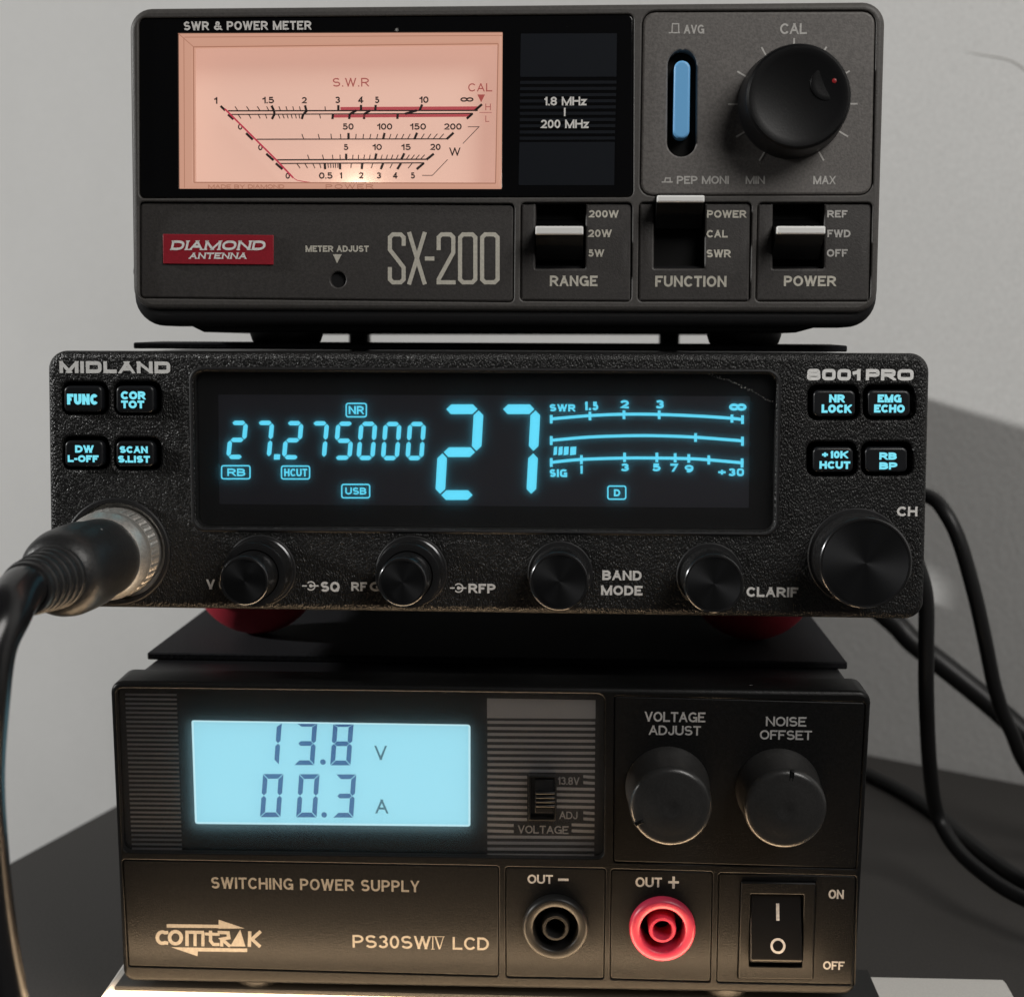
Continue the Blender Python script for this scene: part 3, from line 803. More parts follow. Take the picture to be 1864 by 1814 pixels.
# --- dark surround lettering and frequency window
mb = MB(); text(mb, SX, 'SWR & POWER METER', (334, 38.2, 566.8, 55.6), -.2, t=.17, gap=.14); mb.build('title_lettering', M['ink_grey'], glossp)
mb = MB()
flat(mb, SX, rq(SX.poly([(948, 61.5), (1123, 61), (1122, 139.7), (947, 140)], -.2), .1, 1), -.21)
flat(mb, SX, rq(SX.poly([(945.5, 259), (1119, 258.5), (1118, 337), (944, 337)], -.2), .1, 1), -.21)
for i in range(10):
    yy = 147.5 + i * 11.3
    flat(mb, SX, SX.poly([(946.8 - i * .1, yy), (1122 - i * .3, yy - .5), (1122 - i * .3, yy + 5.0), (946.8 - i * .1, yy + 5.5)], -.2), -.215)
mb.build('window_print', M['tint_panel'], glossp)
mb = MB(); text(mb, SX, '1.8 MHz', (989.7, 176.2, 1067.5, 192.3), -.185, t=.16); text(mb, SX, '200 MHz', (984.6, 217.8, 1071.5, 233.6), -.185, t=.16)
line(mb, SX, [(1028, 196.5), (1028, 211.6)], 3, -.185); mb.build('frequency_lettering', M['ink_grey'], glossp)

# --- control panel with push button and calibration knob
slotq = SX.poly([(1216, 91), (1268.5, 91), (1267, 285), (1214, 285)], -.3)
cw = SX.uv(1242, 188)
slot = rq(slotq, 2.95, 10)
mb = MB(); plate(mb, SX, inset(hl[1], .14), -4.5, -.25, .55, [slot], .35)
ctrl = mb.build('control_panel', M['grey_panel'], sx)
mb = MB(); plate(mb, SX, inset(slot, .04), -5.5, -3.6, .2); mb.build('button_well', M['void'], sx)
mb = MB(); bq = rq(SX.poly([(1227.5, 110), (1256.8, 110), (1255, 252), (1225, 252)], .6), 1.6, 10); plate(mb, SX, bq, -4, .6, .45, seg=4)
mb.build('push_button', M['blue_button'], sx)
mb = MB()
for s, b_, t_ in (('AVG', (1244.6, 45.4, 1282, 61.8), .15), ('CAL', (1420, 42.6, 1469, 62.5), .14), ('PEP MONI', (1232, 320.4, 1326.8, 335), .16),
                  ('MIN', (1357.3, 320.4, 1392.3, 335), .15), ('MAX', (1480.4, 320.4, 1521.3, 335.6), .15)):
    text(mb, SX, s, b_, -.22, t=t_)
line(mb, SX, quad(z2, (799, 151), (814, 151), (816, 110), (845, 110), (845, 151)), 2.2, -.22)
line(mb, SX, quad(z2, (815, 151), (850, 151)), 2.2, -.22)
line(mb, SX, quad(z2, (767, 835), (781, 835), (784, 817), (806, 817), (806, 835)), 2.2, -.22)
line(mb, SX, quad(z2, (781, 835), (817, 835)), 2.2, -.22)
cK = SX.uv(1443, 189.5, -.2)
for a in (90, 60, 30, 0, -30, -60, 120, 150, 180, 210, 240):
    ca, sa = math.cos(math.radians(a)), math.sin(math.radians(a))
    for q in stroke([(cK[0] + 11.0 * ca, cK[1] + 11.0 * sa), (cK[0] + 13.1 * ca, cK[1] + 13.1 * sa)], .34): sheet(mb, SX, q, -.22)
mb.build('panel_lettering', M['ink_dim'], ctrl)
cB = SX.uv(1441.5, 190, -.2)
mb = MB()
prof = [(11.0, -.3), (11.0, 1.2), (10.85, 1.6), (10.45, 8.6), (10.2, 9.4), (9.7, 9.75), (9.2, 9.75)]
prof += [(9.2 * (1 - i / 10), 9.75 - .95 * (1 - (1 - i / 10) ** 2)) for i in range(1, 11)]
prof[-1] = (.02, prof[-1][1])
lathe(mb, SX, cB, prof, 96)
kn = mb.build('calibration_knob', M['soft_black'], sx)
cF = SX.uv(1507, 152, 9.0); mb = MB()
lathe(mb, SX, cF, [(3.5, 9.0), (3.35, 9.22), (3.1, 9.27), (2.4, 9.22), (1.2, 9.16), (.02, 9.14)], 40); mb.build('finger_dimple', M['soft_black'], kn)
mb = MB(); lathe(mb, SX, SX.uv(1519.5, 147, 9.5), [(.5, 9.0), (.5, 9.45), (.3, 9.55), (.02, 9.56)], 20); mb.build('pointer_dot', M['red_dot'], kn)

# --- lower panels
def bulge(u, v):
    a, b_ = SX.uv(600, 368)[1], SX.uv(600, 548)[1]
    t_ = (v - b_) / (a - b_); return -.9 * (t_ - .35) ** 2
def lower(key, slotpx=None, holes=()):
    q = openings[key]
    if slotpx:
        (xa, xb, yb) = slotpx
        pts = [q[0], (xa, q[0][1]), (xa - 1, yb), (xb - 1, yb), (xb, q[1][1]), q[1], q[2], q[3]]
        L = ccw(SX.poly(pts)); L = rq(L, [.12] * len(L), 2)
        L = inset(L, .12)
    else: L = inset(hl[list(openings).index(key)], .13)
    mb = MB(); plate(mb, SX, L, -5, -.3, .45, list(holes), .3, warp=bulge, grid=22)
    return mb.build(key + '_panel', M['low_panel'], sx)
screw_c = SX.uv(615.5, 509, -.3)
def on_panel(mb):
    for i, p in enumerate(mb.v):
        q = SX.RT @ (p - SX.O); mb.v[i] = p + SX.R @ Vector((0, -bulge(q.x, q.z), 0))
    return mb
pb = lower('badge', holes=[circ(screw_c, 1.62, 28)]); pb.name = 'badge_panel'
prn = lower('range', (976.5, 1065, 487.5)); pf = lower('func', (1192.5, 1282.5, 487)); pf.name = 'function_panel'; pp = lower('power', (1409, 1500, 487.5)); pp.name = 'power_panel'
mb = MB(); lathe(mb, SX, screw_c, [(1.5, -5), (1.5, -3.2), (1.3, -3.0), (.02, -3.0)], 24); scr = mb.build('adjust_screw', plastic('brown_screw', (.10, .045, .03), .4, metal=.3), sx)
mb = MB()
for q in stroke([(screw_c[0] - 1.2, screw_c[1] - .25), (screw_c[0] + 1.2, screw_c[1] + .3)], .3): sheet(mb, SX, q, -2.97)
mb.build('screw_slot', M['void'], scr)
bd = rq(SX.poly([(296.5, 426), (498, 428), (498, 482), (297.3, 480.3)], -.2), .15, 2)
mb = MB(); plate(mb, SX, bd, -1.0, .05, .12); on_panel(mb); bdg = mb.build('badge', M['red_badge'], sx)
mb = MB()
text(mb, SX, 'DIAMOND', bx(z3, 233, 253, 686, 299), .075, t=.2, slant=.22, slab=True, gap=.12, sq=2.4)
text(mb, SX, 'ANTENNA', bx(z3, 320, 310, 597, 340), .075, t=.2, slant=.22, slab=True, gap=.14)
on_panel(mb).build('badge_lettering', M['ink_white'], bdg)
def dq(px_, py_):
    return -.27
mb = MB(); text(mb, SX, 'METER ADJUST', bx(z3, 870, 277, 1168, 307), dq(615, 453) + .03, t=.19)
fill(mb, SX, quad(z3, (999, 318), (1041, 318), (1019, 360)), dq(615, 471) + .03)
on_panel(mb).build('adjust_lettering', M['ink_gold'], pb)
mb = MB()
sw = 7.6
def big(pts, w=sw):
    LIFT[0] = (LIFT[0] + 1) % 5
    uv = SX.poly([z3(*p) for p in pts], 0)
    for q in stroke(uv, w / 8.85):
        sheet(mb, SX, q, -.235 + LIFT[0] * .004)
def chamf(x0, y0, x1, y1, c=14):
    return [(x0 + c, y0), (x1 - c, y0), (x1, y0 + c), (x1, y1 - c), (x1 - c, y1), (x0 + c, y1), (x0, y1 - c), (x0, y0 + c), (x0 + c, y0)]
big([(1332, 278), (1332, 238), (1318, 224), (1281, 224), (1267, 238), (1267, 296), (1332, 380), (1332, 436), (1318, 450), (1281, 450), (1267, 436), (1267, 378)])
big([(1357, 213), (1432, 460)]); big([(1432, 213), (1357, 460)])
big([(1432, 338), (1477, 338)])
big([(1497, 298), (1497, 238), (1511, 224), (1552, 224), (1566, 238), (1566, 310), (1497, 436), (1497, 450), (1577, 450)])
big(chamf(1598, 224, 1670, 450)); big(chamf(1702, 224, 1775, 450))
on_panel(mb).build('model_lettering', M['ink_gold'], pb)
for pan_, items in ((prn, (('200W', (433, 107, 570, 141)), ('20W', (430, 196, 538, 231)), ('5W', (430, 287, 503, 321)))),
                    (pf, (('POWER', (975, 107, 1156, 142)), ('CAL', (973, 198, 1070, 233)), ('SWR', (972, 288, 1084, 324)))),
                    (pp, (('REF', (1527, 107, 1620, 141)), ('FWD', (1527, 197, 1633, 232)), ('OFF', (1524, 286, 1620, 321))))):
    mb = MB()
    for s, b_ in items:
        B = bx(z4, *b_); text(mb, SX, s, B, dq((B[0] + B[2]) / 2, (B[1] + B[3]) / 2) + .03, t=.18, gap=.12)
    on_panel(mb).build('position_lettering', M['ink_gold'] if pan_ is not pp else M['ink_dim'], pan_)
for pan_, s, b_ in ((prn, 'RANGE', (254, 407, 473, 456)), (pf, 'FUNCTION', (737, 408, 1064, 459)), (pp, 'POWER', (1327, 408, 1567, 456))):
    mb = MB(); B = bx(z4, *b_); text(mb, SX, s, B, dq((B[0] + B[2]) / 2, (B[1] + B[3]) / 2) + .03, t=.17, gap=.13); on_panel(mb).build('switch_lettering', M['ink_gold'], pan_)
# slide switches: well, carriage, lever with bright leading edge
for nm, xs, ys, tip in (('range', (977, 1064), (371, 487), (974.5, 1061.8, 411.5, 427.5)), ('function', (1193, 1281), (371, 486), (1196, 1282.5, 355.5, 368.5)),
                        ('power', (1409, 1499), (371, 487), (1414, 1502.5, 411.5, 426.5))):
    uL, vT = SX.uv(xs[0], ys[0], -4); uR, vB = SX.uv(xs[1], ys[1], -4)
    mb = MB(); plate(mb, SX, [(uL - .6, vB - .6), (uR + .6, vB - .6), (uR + .6, vT + .6), (uL - .6, vT + .6)], -6.5, -5.0, .1)
    mb.build('switch_well', M['void'], sx)
    tu0, tv1 = SX.uv(tip[0], tip[2], 6.3); tu1, tv0 = SX.uv(tip[1], tip[3], 6.3)
    mb = MB()
    # a paddle whose underside slopes back into the slot, carried by a curved carriage
    sec = [(-4.6, tv0 + .5), (-4.6, tv0 - 5.2), (-1.5, tv0 - 4.6), (1.2, tv0 - 2.4), (6.1, tv0 - .1), (6.1, tv1 + .05), (1.0, tv1 + .2), (-1.0, tv1 + .9), (-4.6, tv1 + 2.2)]
    n = len(sec); V = [SX.P(tu0 + .05, v, d) for d, v in sec] + [SX.P(tu1 - .05, v, d) for d, v in sec]
    mb.add(V, [(i, n + i, n + (i + 1) % n, (i + 1) % n) for i in range(n)] + [tuple(range(n)), tuple(n + i for i in range(n))[::-1]])
    lv = mb.build('switch_lever', M['soft_black'], sx, angle=20)
    mb = MB(); plate(mb, SX, rq([(tu0, tv0), (tu1, tv0), (tu1, tv1), (tu0, tv1)], .3, 3), 5.2, 6.5, .35); mb.build('lever_edge', M['silver'], lv)

# ================================================================== 2. radio transceiver (middle)
mi = thing('radio_transceiver', 'black leather grained radio with blue frequency display, in the middle of the stack', 'radio', (-3.7, 100, -94))
outer = rq(MI.poly([(85, 637.9), (1693.8, 642.7), (1682, 1127.7), (91.5, 1104.6)]), 3.9, 8)
keys = [
    (z5, (222, 362, 577, 612), (238, 390, 532, 592), (('FUNC', (263, 452, 500, 536)),)),
    (z5, (622, 358, 985, 614), (640, 390, 932, 598), (('COR', (678, 432, 868, 496)), ('TOT', (680, 503, 858, 564)))),
    (z5, (227, 782, 585, 1035), (245, 812, 540, 1014), (('DW', (325, 848, 468, 906)), ('L-OFF', (268, 924, 506, 979)))),
    (z5, (625, 790, 985, 1040), (640, 816, 932, 1012), (('SCAN', (668, 855, 885, 909)), ('S.LIST', (655, 928, 902, 983)))),
    (z8, (350, 350, 710, 593), (388, 385, 682, 570), (('NR', (498, 415, 608, 472)), ('LOCK', (445, 485, 656, 545)))),
    (z8, (738, 350, 1100, 593), (770, 385, 1066, 570), (('EMG', (838, 415, 1005, 472)), ('ECHO', (813, 485, 1028, 543)))),
    (z8, (342, 748, 695, 988), (385, 785, 667, 960), (('+10K', (440, 810, 631, 863)), ('HCUT', (430, 882, 646, 937)))),
    (z8, (725, 748, 1083, 985), (750, 785, 1047, 960), (('RB', (850, 821, 972, 873)), ('BP', (850, 890, 976, 941)))),
]
key_holes = [rq(MI.poly([z(a, b), z(c, b), z(c, d), z(a, d)]), 1.75, 6) for z, (a, b, c, d), _, _ in keys]
dispq = [(352, 676.5), (1414, 681), (1409, 966.5), (357, 958)]
disp_hole = rq(MI.poly(dispq), 2.2, 8)
sock = MI.uv(213, 1003)
sock_hole = circ(sock, 10.3, 56)
mb = MB(); plate(mb, MI, outer, -13, 0, 1.5, key_holes + [disp_hole, sock_hole], .55, seg=4)
face = mb.build('faceplate', M['leather'], mi)
mb = MB(); plate(mb, MI, rq(MI.poly([(343, 667), (1423, 671.5), (1417.5, 976.5), (348, 967.5)]), 3.0, 8), -.6, .28, .45, [inset(disp_hole, -.25)], .35)
mb.build('display_frame', M['matte_black'], mi)
mb = MB()
zt = MI.P(0, MI.h / 2).z
box(mb, -3.7 - 87, -3.7 + 87, 8, 185, -94.0 + .6, zt - 1.2, 2.0, 3); mb.build('chassis', M['steel_black'], mi)
mb = MB(); box(mb, -3.7 - 80, -3.7 + 84, 184, 246, -47, zt - 1.6, 1.0, 2); mb.build('shadow_block', M['steel_black'], mi)  # unseen slab added behind the chassis to shape the shadow on the wall
mb = MB(); plate(mb, MI, inset(outer, 3.0), -12.5, -9, .2); mb.build('inner_panel', M['void'], mi)
# lettering
mb = MB()
text(mb, MI, 'MIDLAND', bx(z5, 203, 199, 1058, 296), .03, t=.25, sq=5.0, gap=.12)
mb.build('brand_lettering', M['ink_white'], face)
mb = MB(); text(mb, MI, '8001', bx(z8, 342, 236, 718, 318), .03, t=.24, sq=4.5, gap=.10); text(mb, MI, 'PRO', bx(z8, 755, 237, 1090, 318), .03, t=.24, sq=4.5, gap=.10)
mb.build('model_lettering', M['ink_white'], face)
LAB = []
for s, z, b_ in (('CH', y4, (893, 258, 1050, 334)), ('V', y2, (52, 380, 104, 440)), ('OL', y2, (128, 380, 200, 440)), ('RF', y2, (930, 396, 1026, 451)), ('G', y2, (1042, 394, 1112, 453)), ('SQ', y2, (745, 393, 860, 456)),
                 ('RFP', y2, (1640, 405, 1804, 464)), ('BAND', y3, (610, 303, 833, 361)), ('MODE', y3, (603, 388, 838, 446)), ('CLARIF', y3, (1425, 397, 1718, 456))):
    if s not in ('OL', 'G'): mb = MB(); LAB.append(mb)
    text(mb, MI, s, bx(z, *b_), .03, t=.19, gap=.12)
for cx_, cy_ in ((685, 419), (1580, 432)):
    mb = MB(); LAB.append(mb)
    c = y2(cx_, cy_)
    line(mb, MI, [y2(cx_ - 53, cy_), y2(cx_ - 24, cy_)], 2.6, .03); line(mb, MI, [y2(cx_, cy_), y2(cx_ + 47, cy_)], 2.6, .03)
    uvc = MI.uv(*c, .03)
    for q in stroke([(uvc[0] + .88 * math.cos(math.radians(a)), uvc[1] + .88 * math.sin(math.radians(a))) for a in range(-140, 141, 10)], .27): sheet(mb, MI, q, .034)
    sheet(mb, MI, circ(uvc, .36, 16), .05)
for q in LAB: q.build('knob_lettering', M['ink_grey'], face)
# keys
for z, rec, fc, txt in keys:
    a, b_, c, d = fc
    L = rq(MI.poly([z(a, b_), z(c, b_), z(c, d), z(a, d)], .5), 1.15, 6)
    mb = MB(); plate(mb, MI, L, -8.5, .5, .5, seg=4); kk = mb.build('key', M['key'], mi)
    mb = MB()
    for s, t_ in txt: text(mb, MI, s, bx(z, *t_), .515, t=.235, gap=.07)
    mb.build('key_legend', M['key_glow'], kk)
# display
mb = MB(); plate(mb, MI, inset(disp_hole, .06), -6, -2.5, .1); dsp = mb.build('display_module', M['gloss'], mi)
mb = MB(); flat(mb, MI, MI.poly([(397.5, 718), (1364.5, 721), (1363, 924), (399.5, 917)], -2.45), -2.45); mb.build('display_ground', M['vfd_ground'], dsp)
DV = -2.3
mb = MB()
th = 27 / 3.3286
for i, (ch, X, Y) in enumerate((('2', 261, 351), ('7', 420, 351), ('2', 597, 353), ('7', 752, 354), ('5', 906, 356), ('0', 1046, 357), ('0', 1193, 358), ('0', 1341, 358))):
    x, y = z6(X, Y); seven(mb, MI, ch, x, y, (112 - (i > 4) * 2) / 3.3286, 233 / 3.3286, (24 - i * .9) / 3.3286, th, .9, DV)
fill(mb, MI, quad(z6, (529, 554), (566, 554), (564, 587), (527, 587)), DV)
x, y = z7(61, 214); seven(mb, MI, '2', x, y, 224 / 2.8242, 491 / 2.8242, 28 / 2.8242, 50 / 2.8242, 2.2, DV)
x, y = z7(353, 214); seven(mb, MI, '7', x, y, 224 / 2.8242, 491 / 2.8242, 26 / 2.8242, 50 / 2.8242, 2.2, DV)
mb.build('frequency_digits', M['vfd'], dsp)
mb = MB()
def badge(z, a, b_, c, d, s, tb, t_=.17):
    mb = MB()
    L = rq(MI.poly([z(a + 4, b_ + 4), z(c - 4, b_ + 4), z(c - 4, d - 4), z(a + 4, d - 4)], DV), .45, 4)
    for q in stroke(L + [L[0]], .30): sheet(mb, MI, q, DV)
    text(mb, MI, s, bx(z, *tb), DV, t=t_, gap=.12)
    mb.build('mode_icon', M['vfd'], dsp)
badge(z6, 962, 243, 1092, 332, 'NR', (981, 262, 1074, 312)); badge(z6, 207, 620, 387, 707, 'RB', (246, 640, 355, 687))
badge(z6, 570, 622, 748, 708, 'HCUT', (590, 641, 730, 689)); badge(z6, 935, 733, 1112, 822, 'USB', (960, 755, 1088, 799)); badge(z7, 918, 630, 1018, 705, 'D', (953, 650, 986, 687), .2)
mb = MB()
for s, b_ in (('SWR', (622, 213, 755, 251)), ('1.5', (800, 200, 873, 245)), ('2', (985, 192, 1030, 236)), ('3', (1167, 192, 1210, 236)), ('\u221e', (1545, 200, 1635, 253)),
              ('SIG', (622, 547, 713, 588)), ('1', (776, 528, 793, 570)), ('3', (988, 517, 1030, 558)), ('5', (1150, 517, 1193, 558)), ('7', (1243, 518, 1285, 560)),
              ('9', (1317, 525, 1362, 564)), ('+30', (1483, 542, 1622, 583))):
    text(mb, MI, s, bx(z7, *b_), DV, t=.22, sq=3.2, gap=.14)
for pts, w, ticks in ((((630, 289), (830, 272), (1005, 265), (1185, 266), (1400, 275), (1560, 286), (1620, 293)), 5.6, ((631, 268, 312), (830, 252, 296), (1005, 245, 290), (1186, 245, 290), (1560, 266, 308), (1614, 270, 315))),
                      (((630, 399), (830, 382), (1050, 375), (1200, 376), (1372, 383), (1620, 402)), 5.6, ((631, 377, 423), (1373, 362, 407), (1614, 380, 427))),
                      (((630, 512), (785, 497), (1005, 490), (1175, 490), (1340, 493), (1440, 499), (1620, 515)), 5.6, ((631, 490, 535), (786, 475, 521), (1008, 462, 510), (1174, 462, 511), (1268, 465, 512), (1338, 470, 514), (1441, 476, 523), (1612, 492, 539)))):
    sp = spline([(a, b_, 0) for a, b_ in pts], 5); line(mb, MI, [z7(q.x, q.y) for q in sp], w, DV)
    for a, b_, c in ticks: line(mb, MI, [z7(a, b_), z7(a, c)], 5.2, DV)
for a, c in ((642, 662), (667, 690), (694, 721), (727, 760)): fill(mb, MI, quad(z7, (a + 3, 433), (c, 430), (c - 2, 472), (a, 476)), DV)
mb.build('meter_scales', M['vfd'], dsp)
mb = MB(); flat(mb, MI, inset(disp_hole, .05), -1.5, .5); mb.build('display_pane', M['pane'], mi)
mb = MB()
random.seed(3)
for i in range(46):
    f = i / 45; X = 1440 + 340 * f + random.uniform(-5, 5); Y = 62 + 150 * f ** 1.35 + random.uniform(-6, 6); r = random.uniform(.03, .11)
    u, v = MI.uv(*z7(X, Y), -1.45); sheet(mb, MI, [(u + r * random.uniform(.6, 1.6) * math.cos(a), v + r * math.sin(a)) for a in (0, 1.3, 2.4, 3.6, 5)], -1.46 + i * .0006)
mb.build('scratch', M['ink_dim'], mi)
# knobs
def mknob(cb, rb, hb, cf, rf, hf, name, bottom=True):
    """stepped control: skirt of radius rb, height hb; turned cap of radius rf, height hf (mm)"""
    mb = MB()
    if hb: lathe(mb, MI, cb, [(rb + .3, -.1), (rb + .3, .5), (rb, .7), (rb, hb - .35), (rb - .12, hb - .1), (rb - .4, hb), (rf + .2, hb), (rf + .1, hb - .5)], 80, False)
    prof = [(rf, hb - .6), (rf, hf - .55), (rf - .12, hf - .2), (rf - .35, hf), (rf - .7, hf - .02), (rf - .72, hf - .14)]
    lathe(mb, MI, cf, prof, 96, False)
    k = mb.build(name, M['knob_side'], mi, angle=40)
    mb = MB(); lathe(mb, MI, cf, [(rf - .71, hf - .13), (.02, hf - .13)], 96); fc = mb.build('turned_face', M['knob_face'], k)
    return k
def facec(px_, py_, d): return MI.uv(px_, py_, d)
for (fx, fy, rf, hf, ox, oy, rb, hb, nm) in ((444, 1057.5, 5.05, 16, 471.5, 1048, 6.75, 7, 'volume_knob'), (732.5, 1059.5, 5.0, 16, 745.5, 1048, 6.75, 7, 'gain_knob'),
                                             (1018, 1058.5, 6.05, 12, 1024, 1050, 0, 0, 'band_knob'), (1300, 1062.5, 6.1, 12, 1296, 1052, 0, 0, 'clarifier_knob'),
                                             (1576, 1025, 9.25, 11, 1565, 1016, 0, 0, 'channel_knob')):
    cf = MI.uv(fx, fy, hf)
    k = mknob(cf, rb, hb, cf, rf, hf, nm)
    mb = MB()
    rs = max(rb, rf) + .55
    lathe(mb, MI, cf, [(rs + .25, -.2), (rs + .2, .25), (rs, .4), (rs - .5, .4)], 72, True); mb.build('shaft_washer', M['matte_black'], k)
# microphone socket on the radio
mb = MB(); lathe(mb, MI, sock, [(10.2, -9), (10.2, -2.2), (9.3, -2.0), (9.2, 1.2), (8.9, 1.5), (8.3, 1.5), (8.2, -3)], 72, False)
mb.build('microphone_socket', M['chrome'], mi)
mb = MB(); lathe(mb, MI, sock, [(11.4, -.1), (11.4, .25), (11.1, .5), (10.5, .5), (10.3, .2), (10.3, -4)], 72, False); mb.build('socket_ring', M['matte_black'], mi)
# red domed feet under the radio
zfoot_top = MI.P(0, -MI.h / 2).z + 1.0
zpsu = on_y(900, 1250, -3.7).z - 1.0
ztop_mat = zpsu + 1.7
for px_ in (469.5, 1367):
    c = on_y(px_, 1135, 47); n = 40; V = []; F = []; h = zfoot_top - ztop_mat; R_ = 16.2
    rings = []
    for i in range(13):
        a = math.radians(-82 + 82 * i / 12); rings.append((R_ * math.cos(a) * .98, ztop_mat + h * (1 + math.sin(a)) / 1.0 * 1.0))
    rings[0] = (rings[0][0], ztop_mat)
    for r, z in rings: V += [(c.x + r * math.cos(2 * math.pi * i / n), c.y + r * math.sin(2 * math.pi * i / n), z) for i in range(n)]
    for k in range(len(rings) - 1):
        for i in range(n): F.append((k * n + i, k * n + (i + 1) % n, (k + 1) * n + (i + 1) % n, (k + 1) * n + i))
    F.append(tuple(range(n))[::-1]); F.append(tuple((len(rings) - 1) * n + i for i in range(n)))
    mb = MB(); mb.add(V, F); mb.build('foot', M['red_rubber'], mi)
for sx_ in (-60, 60):
    mb = MB(); box(mb, sx_ - 8, sx_ + 8, 160, 176, ztop_mat, -93, 1.0); mb.build('rear_foot', M['rubber'], mi)

# ---- microphone plug and its cable (a thing of its own, plugged into the radio)
mp = thing('microphone_plug', 'black ribbed microphone plug with cable screwed into the socket at the radio\'s left', 'plug', MI.P(sock[0], sock[1], 2))
mb = MB()
prof = [(8.2, .2), (9.25, .6), (9.25, 5.6), (9.0, 6.0)]
nk = 110; V = []; F = []
rings = []
for r, d in [(8.2, .4), (9.2, .9)] + [(9.25, 1.1 + i * .32) for i in range(14)] + [(9.1, 5.9), (8.4, 6.1)]: rings.append((r, d))
for k, (r, d) in enumerate(rings):
    for i in range(nk):
        a = 2 * math.pi * i / nk; kr = r + (.22 * (((i + k) % 3 == 0) + ((i - k) % 3 == 0)) - .2 if 2 <= k <= 15 else 0)
        V.append(MI.P(sock[0] + kr * math.cos(a), sock[1] + kr * math.sin(a), d))
for k in range(len(rings) - 1):
    for i in range(nk): j = (i + 1) % nk; F.append((k * nk + i, k * nk + j, (k + 1) * nk + j, (k + 1) * nk + i))
mb.add(V, F); mb.build('coupling_ring', M['chrome'], mp, angle=20)
mb = MB(); lathe(mb, MI, sock, [(8.4, 5.9), (9.15, 6.3), (9.25, 8.2), (9.1, 9.0), (8.2, 10.6), (7.9, 10.7)], 72, False); mb.build('nickel_collar', M['chrome'], mp)
mb = MB()
lathe(mb, MI, sock, [(7.9, 10.0), (8.05, 10.6), (8.2, 14), (8.5, 26), (8.6, 30)], 72, False)
lathe(mb, MI, sock, [(8.66, 21.5), (8.72, 22), (8.7, 27), (8.6, 31.5), (8.2, 34.2), (7.4, 36.2), (6.2, 37.4), (5.4, 37.8)], 72, False)
# ribbed strain relief
prof = []
for i in range(5):
    d = 37.4 + i * 2.9; r = 6.0 - i * .22
    prof += [(r - .75, d), (r - .7, d + .5), (r, d + .8), (r, d + 2.1), (r - .2, d + 2.4), (r - .75, d + 2.6)]
prof += [(4.9, 52.5), (4.7, 53.5), (4.2, 53.6), (4.0, 52.5)]
lathe(mb, MI, sock, prof, 64, False)
mb.build('plug_body', plastic('moulded_plug_rubber', (.016, .016, .0165), .42, .35, 1100, .5, dust=.6, vary=.2), mp, angle=25)
mb = MB()
p0 = MI.P(sock[0], sock[1], 48); p1 = MI.P(sock[0], sock[1], 56)
pts = [p0, p1]
for (x, y, dep) in ((12, 1118, 262), (-16, 1180, 258), (-30, 1290, 257), (-38, 1420, 258), (-30, 1560, 260), (-14, 1700, 262), (6, 1820, 264), (30, 1960, 266)):
    r = ray(x, y); pts.append(CAM + r * dep)
tube(mb, pts, 4.15, 28, 8); mb.build('cable', M['cable'], mp)

# ================================================================== 3. foam mats between the boxes
mb = MB()
ul = on_y(245, 632, 12).x; ur = on_y(1541, 632, 12).x
ztm = on_y(900, 637.5, 10).z
box(mb, ul, ur, 11, 34, max(zt - 1.15, ztm), zmat - .02, .3, 1)
o = mb.build('foam_mat', M['foam'], label='thin black foam mat lying between the wave meter and the radio', category='mat', group='black foam mats between the devices')
mb = MB()
y_m = on_z(900, 1196, ztop_mat).y
ul = on_y(268, 1196, y_m).x; ur = on_y(1543, 1196, y_m).x
box(mb, ul, ur, y_m, 246, zpsu + .03, ztop_mat - .02, .3, 1)
o = mb.build('foam_mat', M['foam'], label='thin black foam mat lying on top of the power supply', category='mat', group='black foam mats between the devices')

# ================================================================== 4. power supply (bottom)
ps = thing('power_supply', 'black switching power supply with cyan lit voltage display, lowest of the stack', 'power supply', (-2.7, 90, -178))
outer = rq(PS.poly([(199.5, 1239.8), (1587, 1258), (1556, 1811), (224, 1785.5)]), 2.6, 6)
pq = {
    'meter': [(209, 1251), (1101.5, 1261.8), (1100, 1563), (222, 1551)],
    'knobs': [(1117.6, 1266), (1576, 1278), (1559.5, 1581.5), (1116, 1569)],
    'name': [(222, 1563.5), (908.5, 1575.5), (908.5, 1777), (233, 1758.5)],
    'neg': [(919.5, 1577), (1103, 1580), (1100, 1781.5), (920.5, 1778.5)],
    'pos': [(1112, 1581), (1298, 1586), (1294, 1787), (1110, 1782)],
    'sw': [(1308, 1588), (1559.5, 1593.5), (1555, 1793), (1304, 1788)],
}
ph = {k: rq(PS.poly(q), 1.7 if k == 'meter' else .7, 5) for k, q in pq.items()}
mb = MB(); plate(mb, PS, outer, -10, 0, 1.0, list(ph.values()), .22)
mb.build('front_bezel', M['psu'], ps)
zb_ps = PS.P(0, -PS.h / 2).z
mb = MB(); xw = PS.w / 2 - 1.2; box(mb, -2.7 - xw, -2.7 + xw, 6, 245, zb_ps + 2.5, zpsu, 1.6, 3); mb.build('case_cover', M['steel_black'], ps)
mb = MB(); plate(mb, PS, inset(outer, 1.3), -9, -4.5, .2); mb.build('inner_panel', M['void'], ps)
for px_ in (470, 1321):
    c = on_y(px_, 1795, 2); mb = MB(); n = 24
    V = []; F = []
    for r, z in ((5.5, zb_ps + 2), (5.5, zb_ps - .2), (4.8, zb_ps - 1.6)): V += [(c.x + r * math.cos(2 * math.pi * i / n), 3.5 + r * math.sin(2 * math.pi * i / n), z) for i in range(n)]
    for k in range(2):
        for i in range(n): F.append((k * n + i, (k + 1) * n + i, (k + 1) * n + (i + 1) % n, k * n + (i + 1) % n))
    F.append(tuple(2 * n + i for i in range(n))); mb.add(V, F); mb.build('foot', M['rubber'], ps)
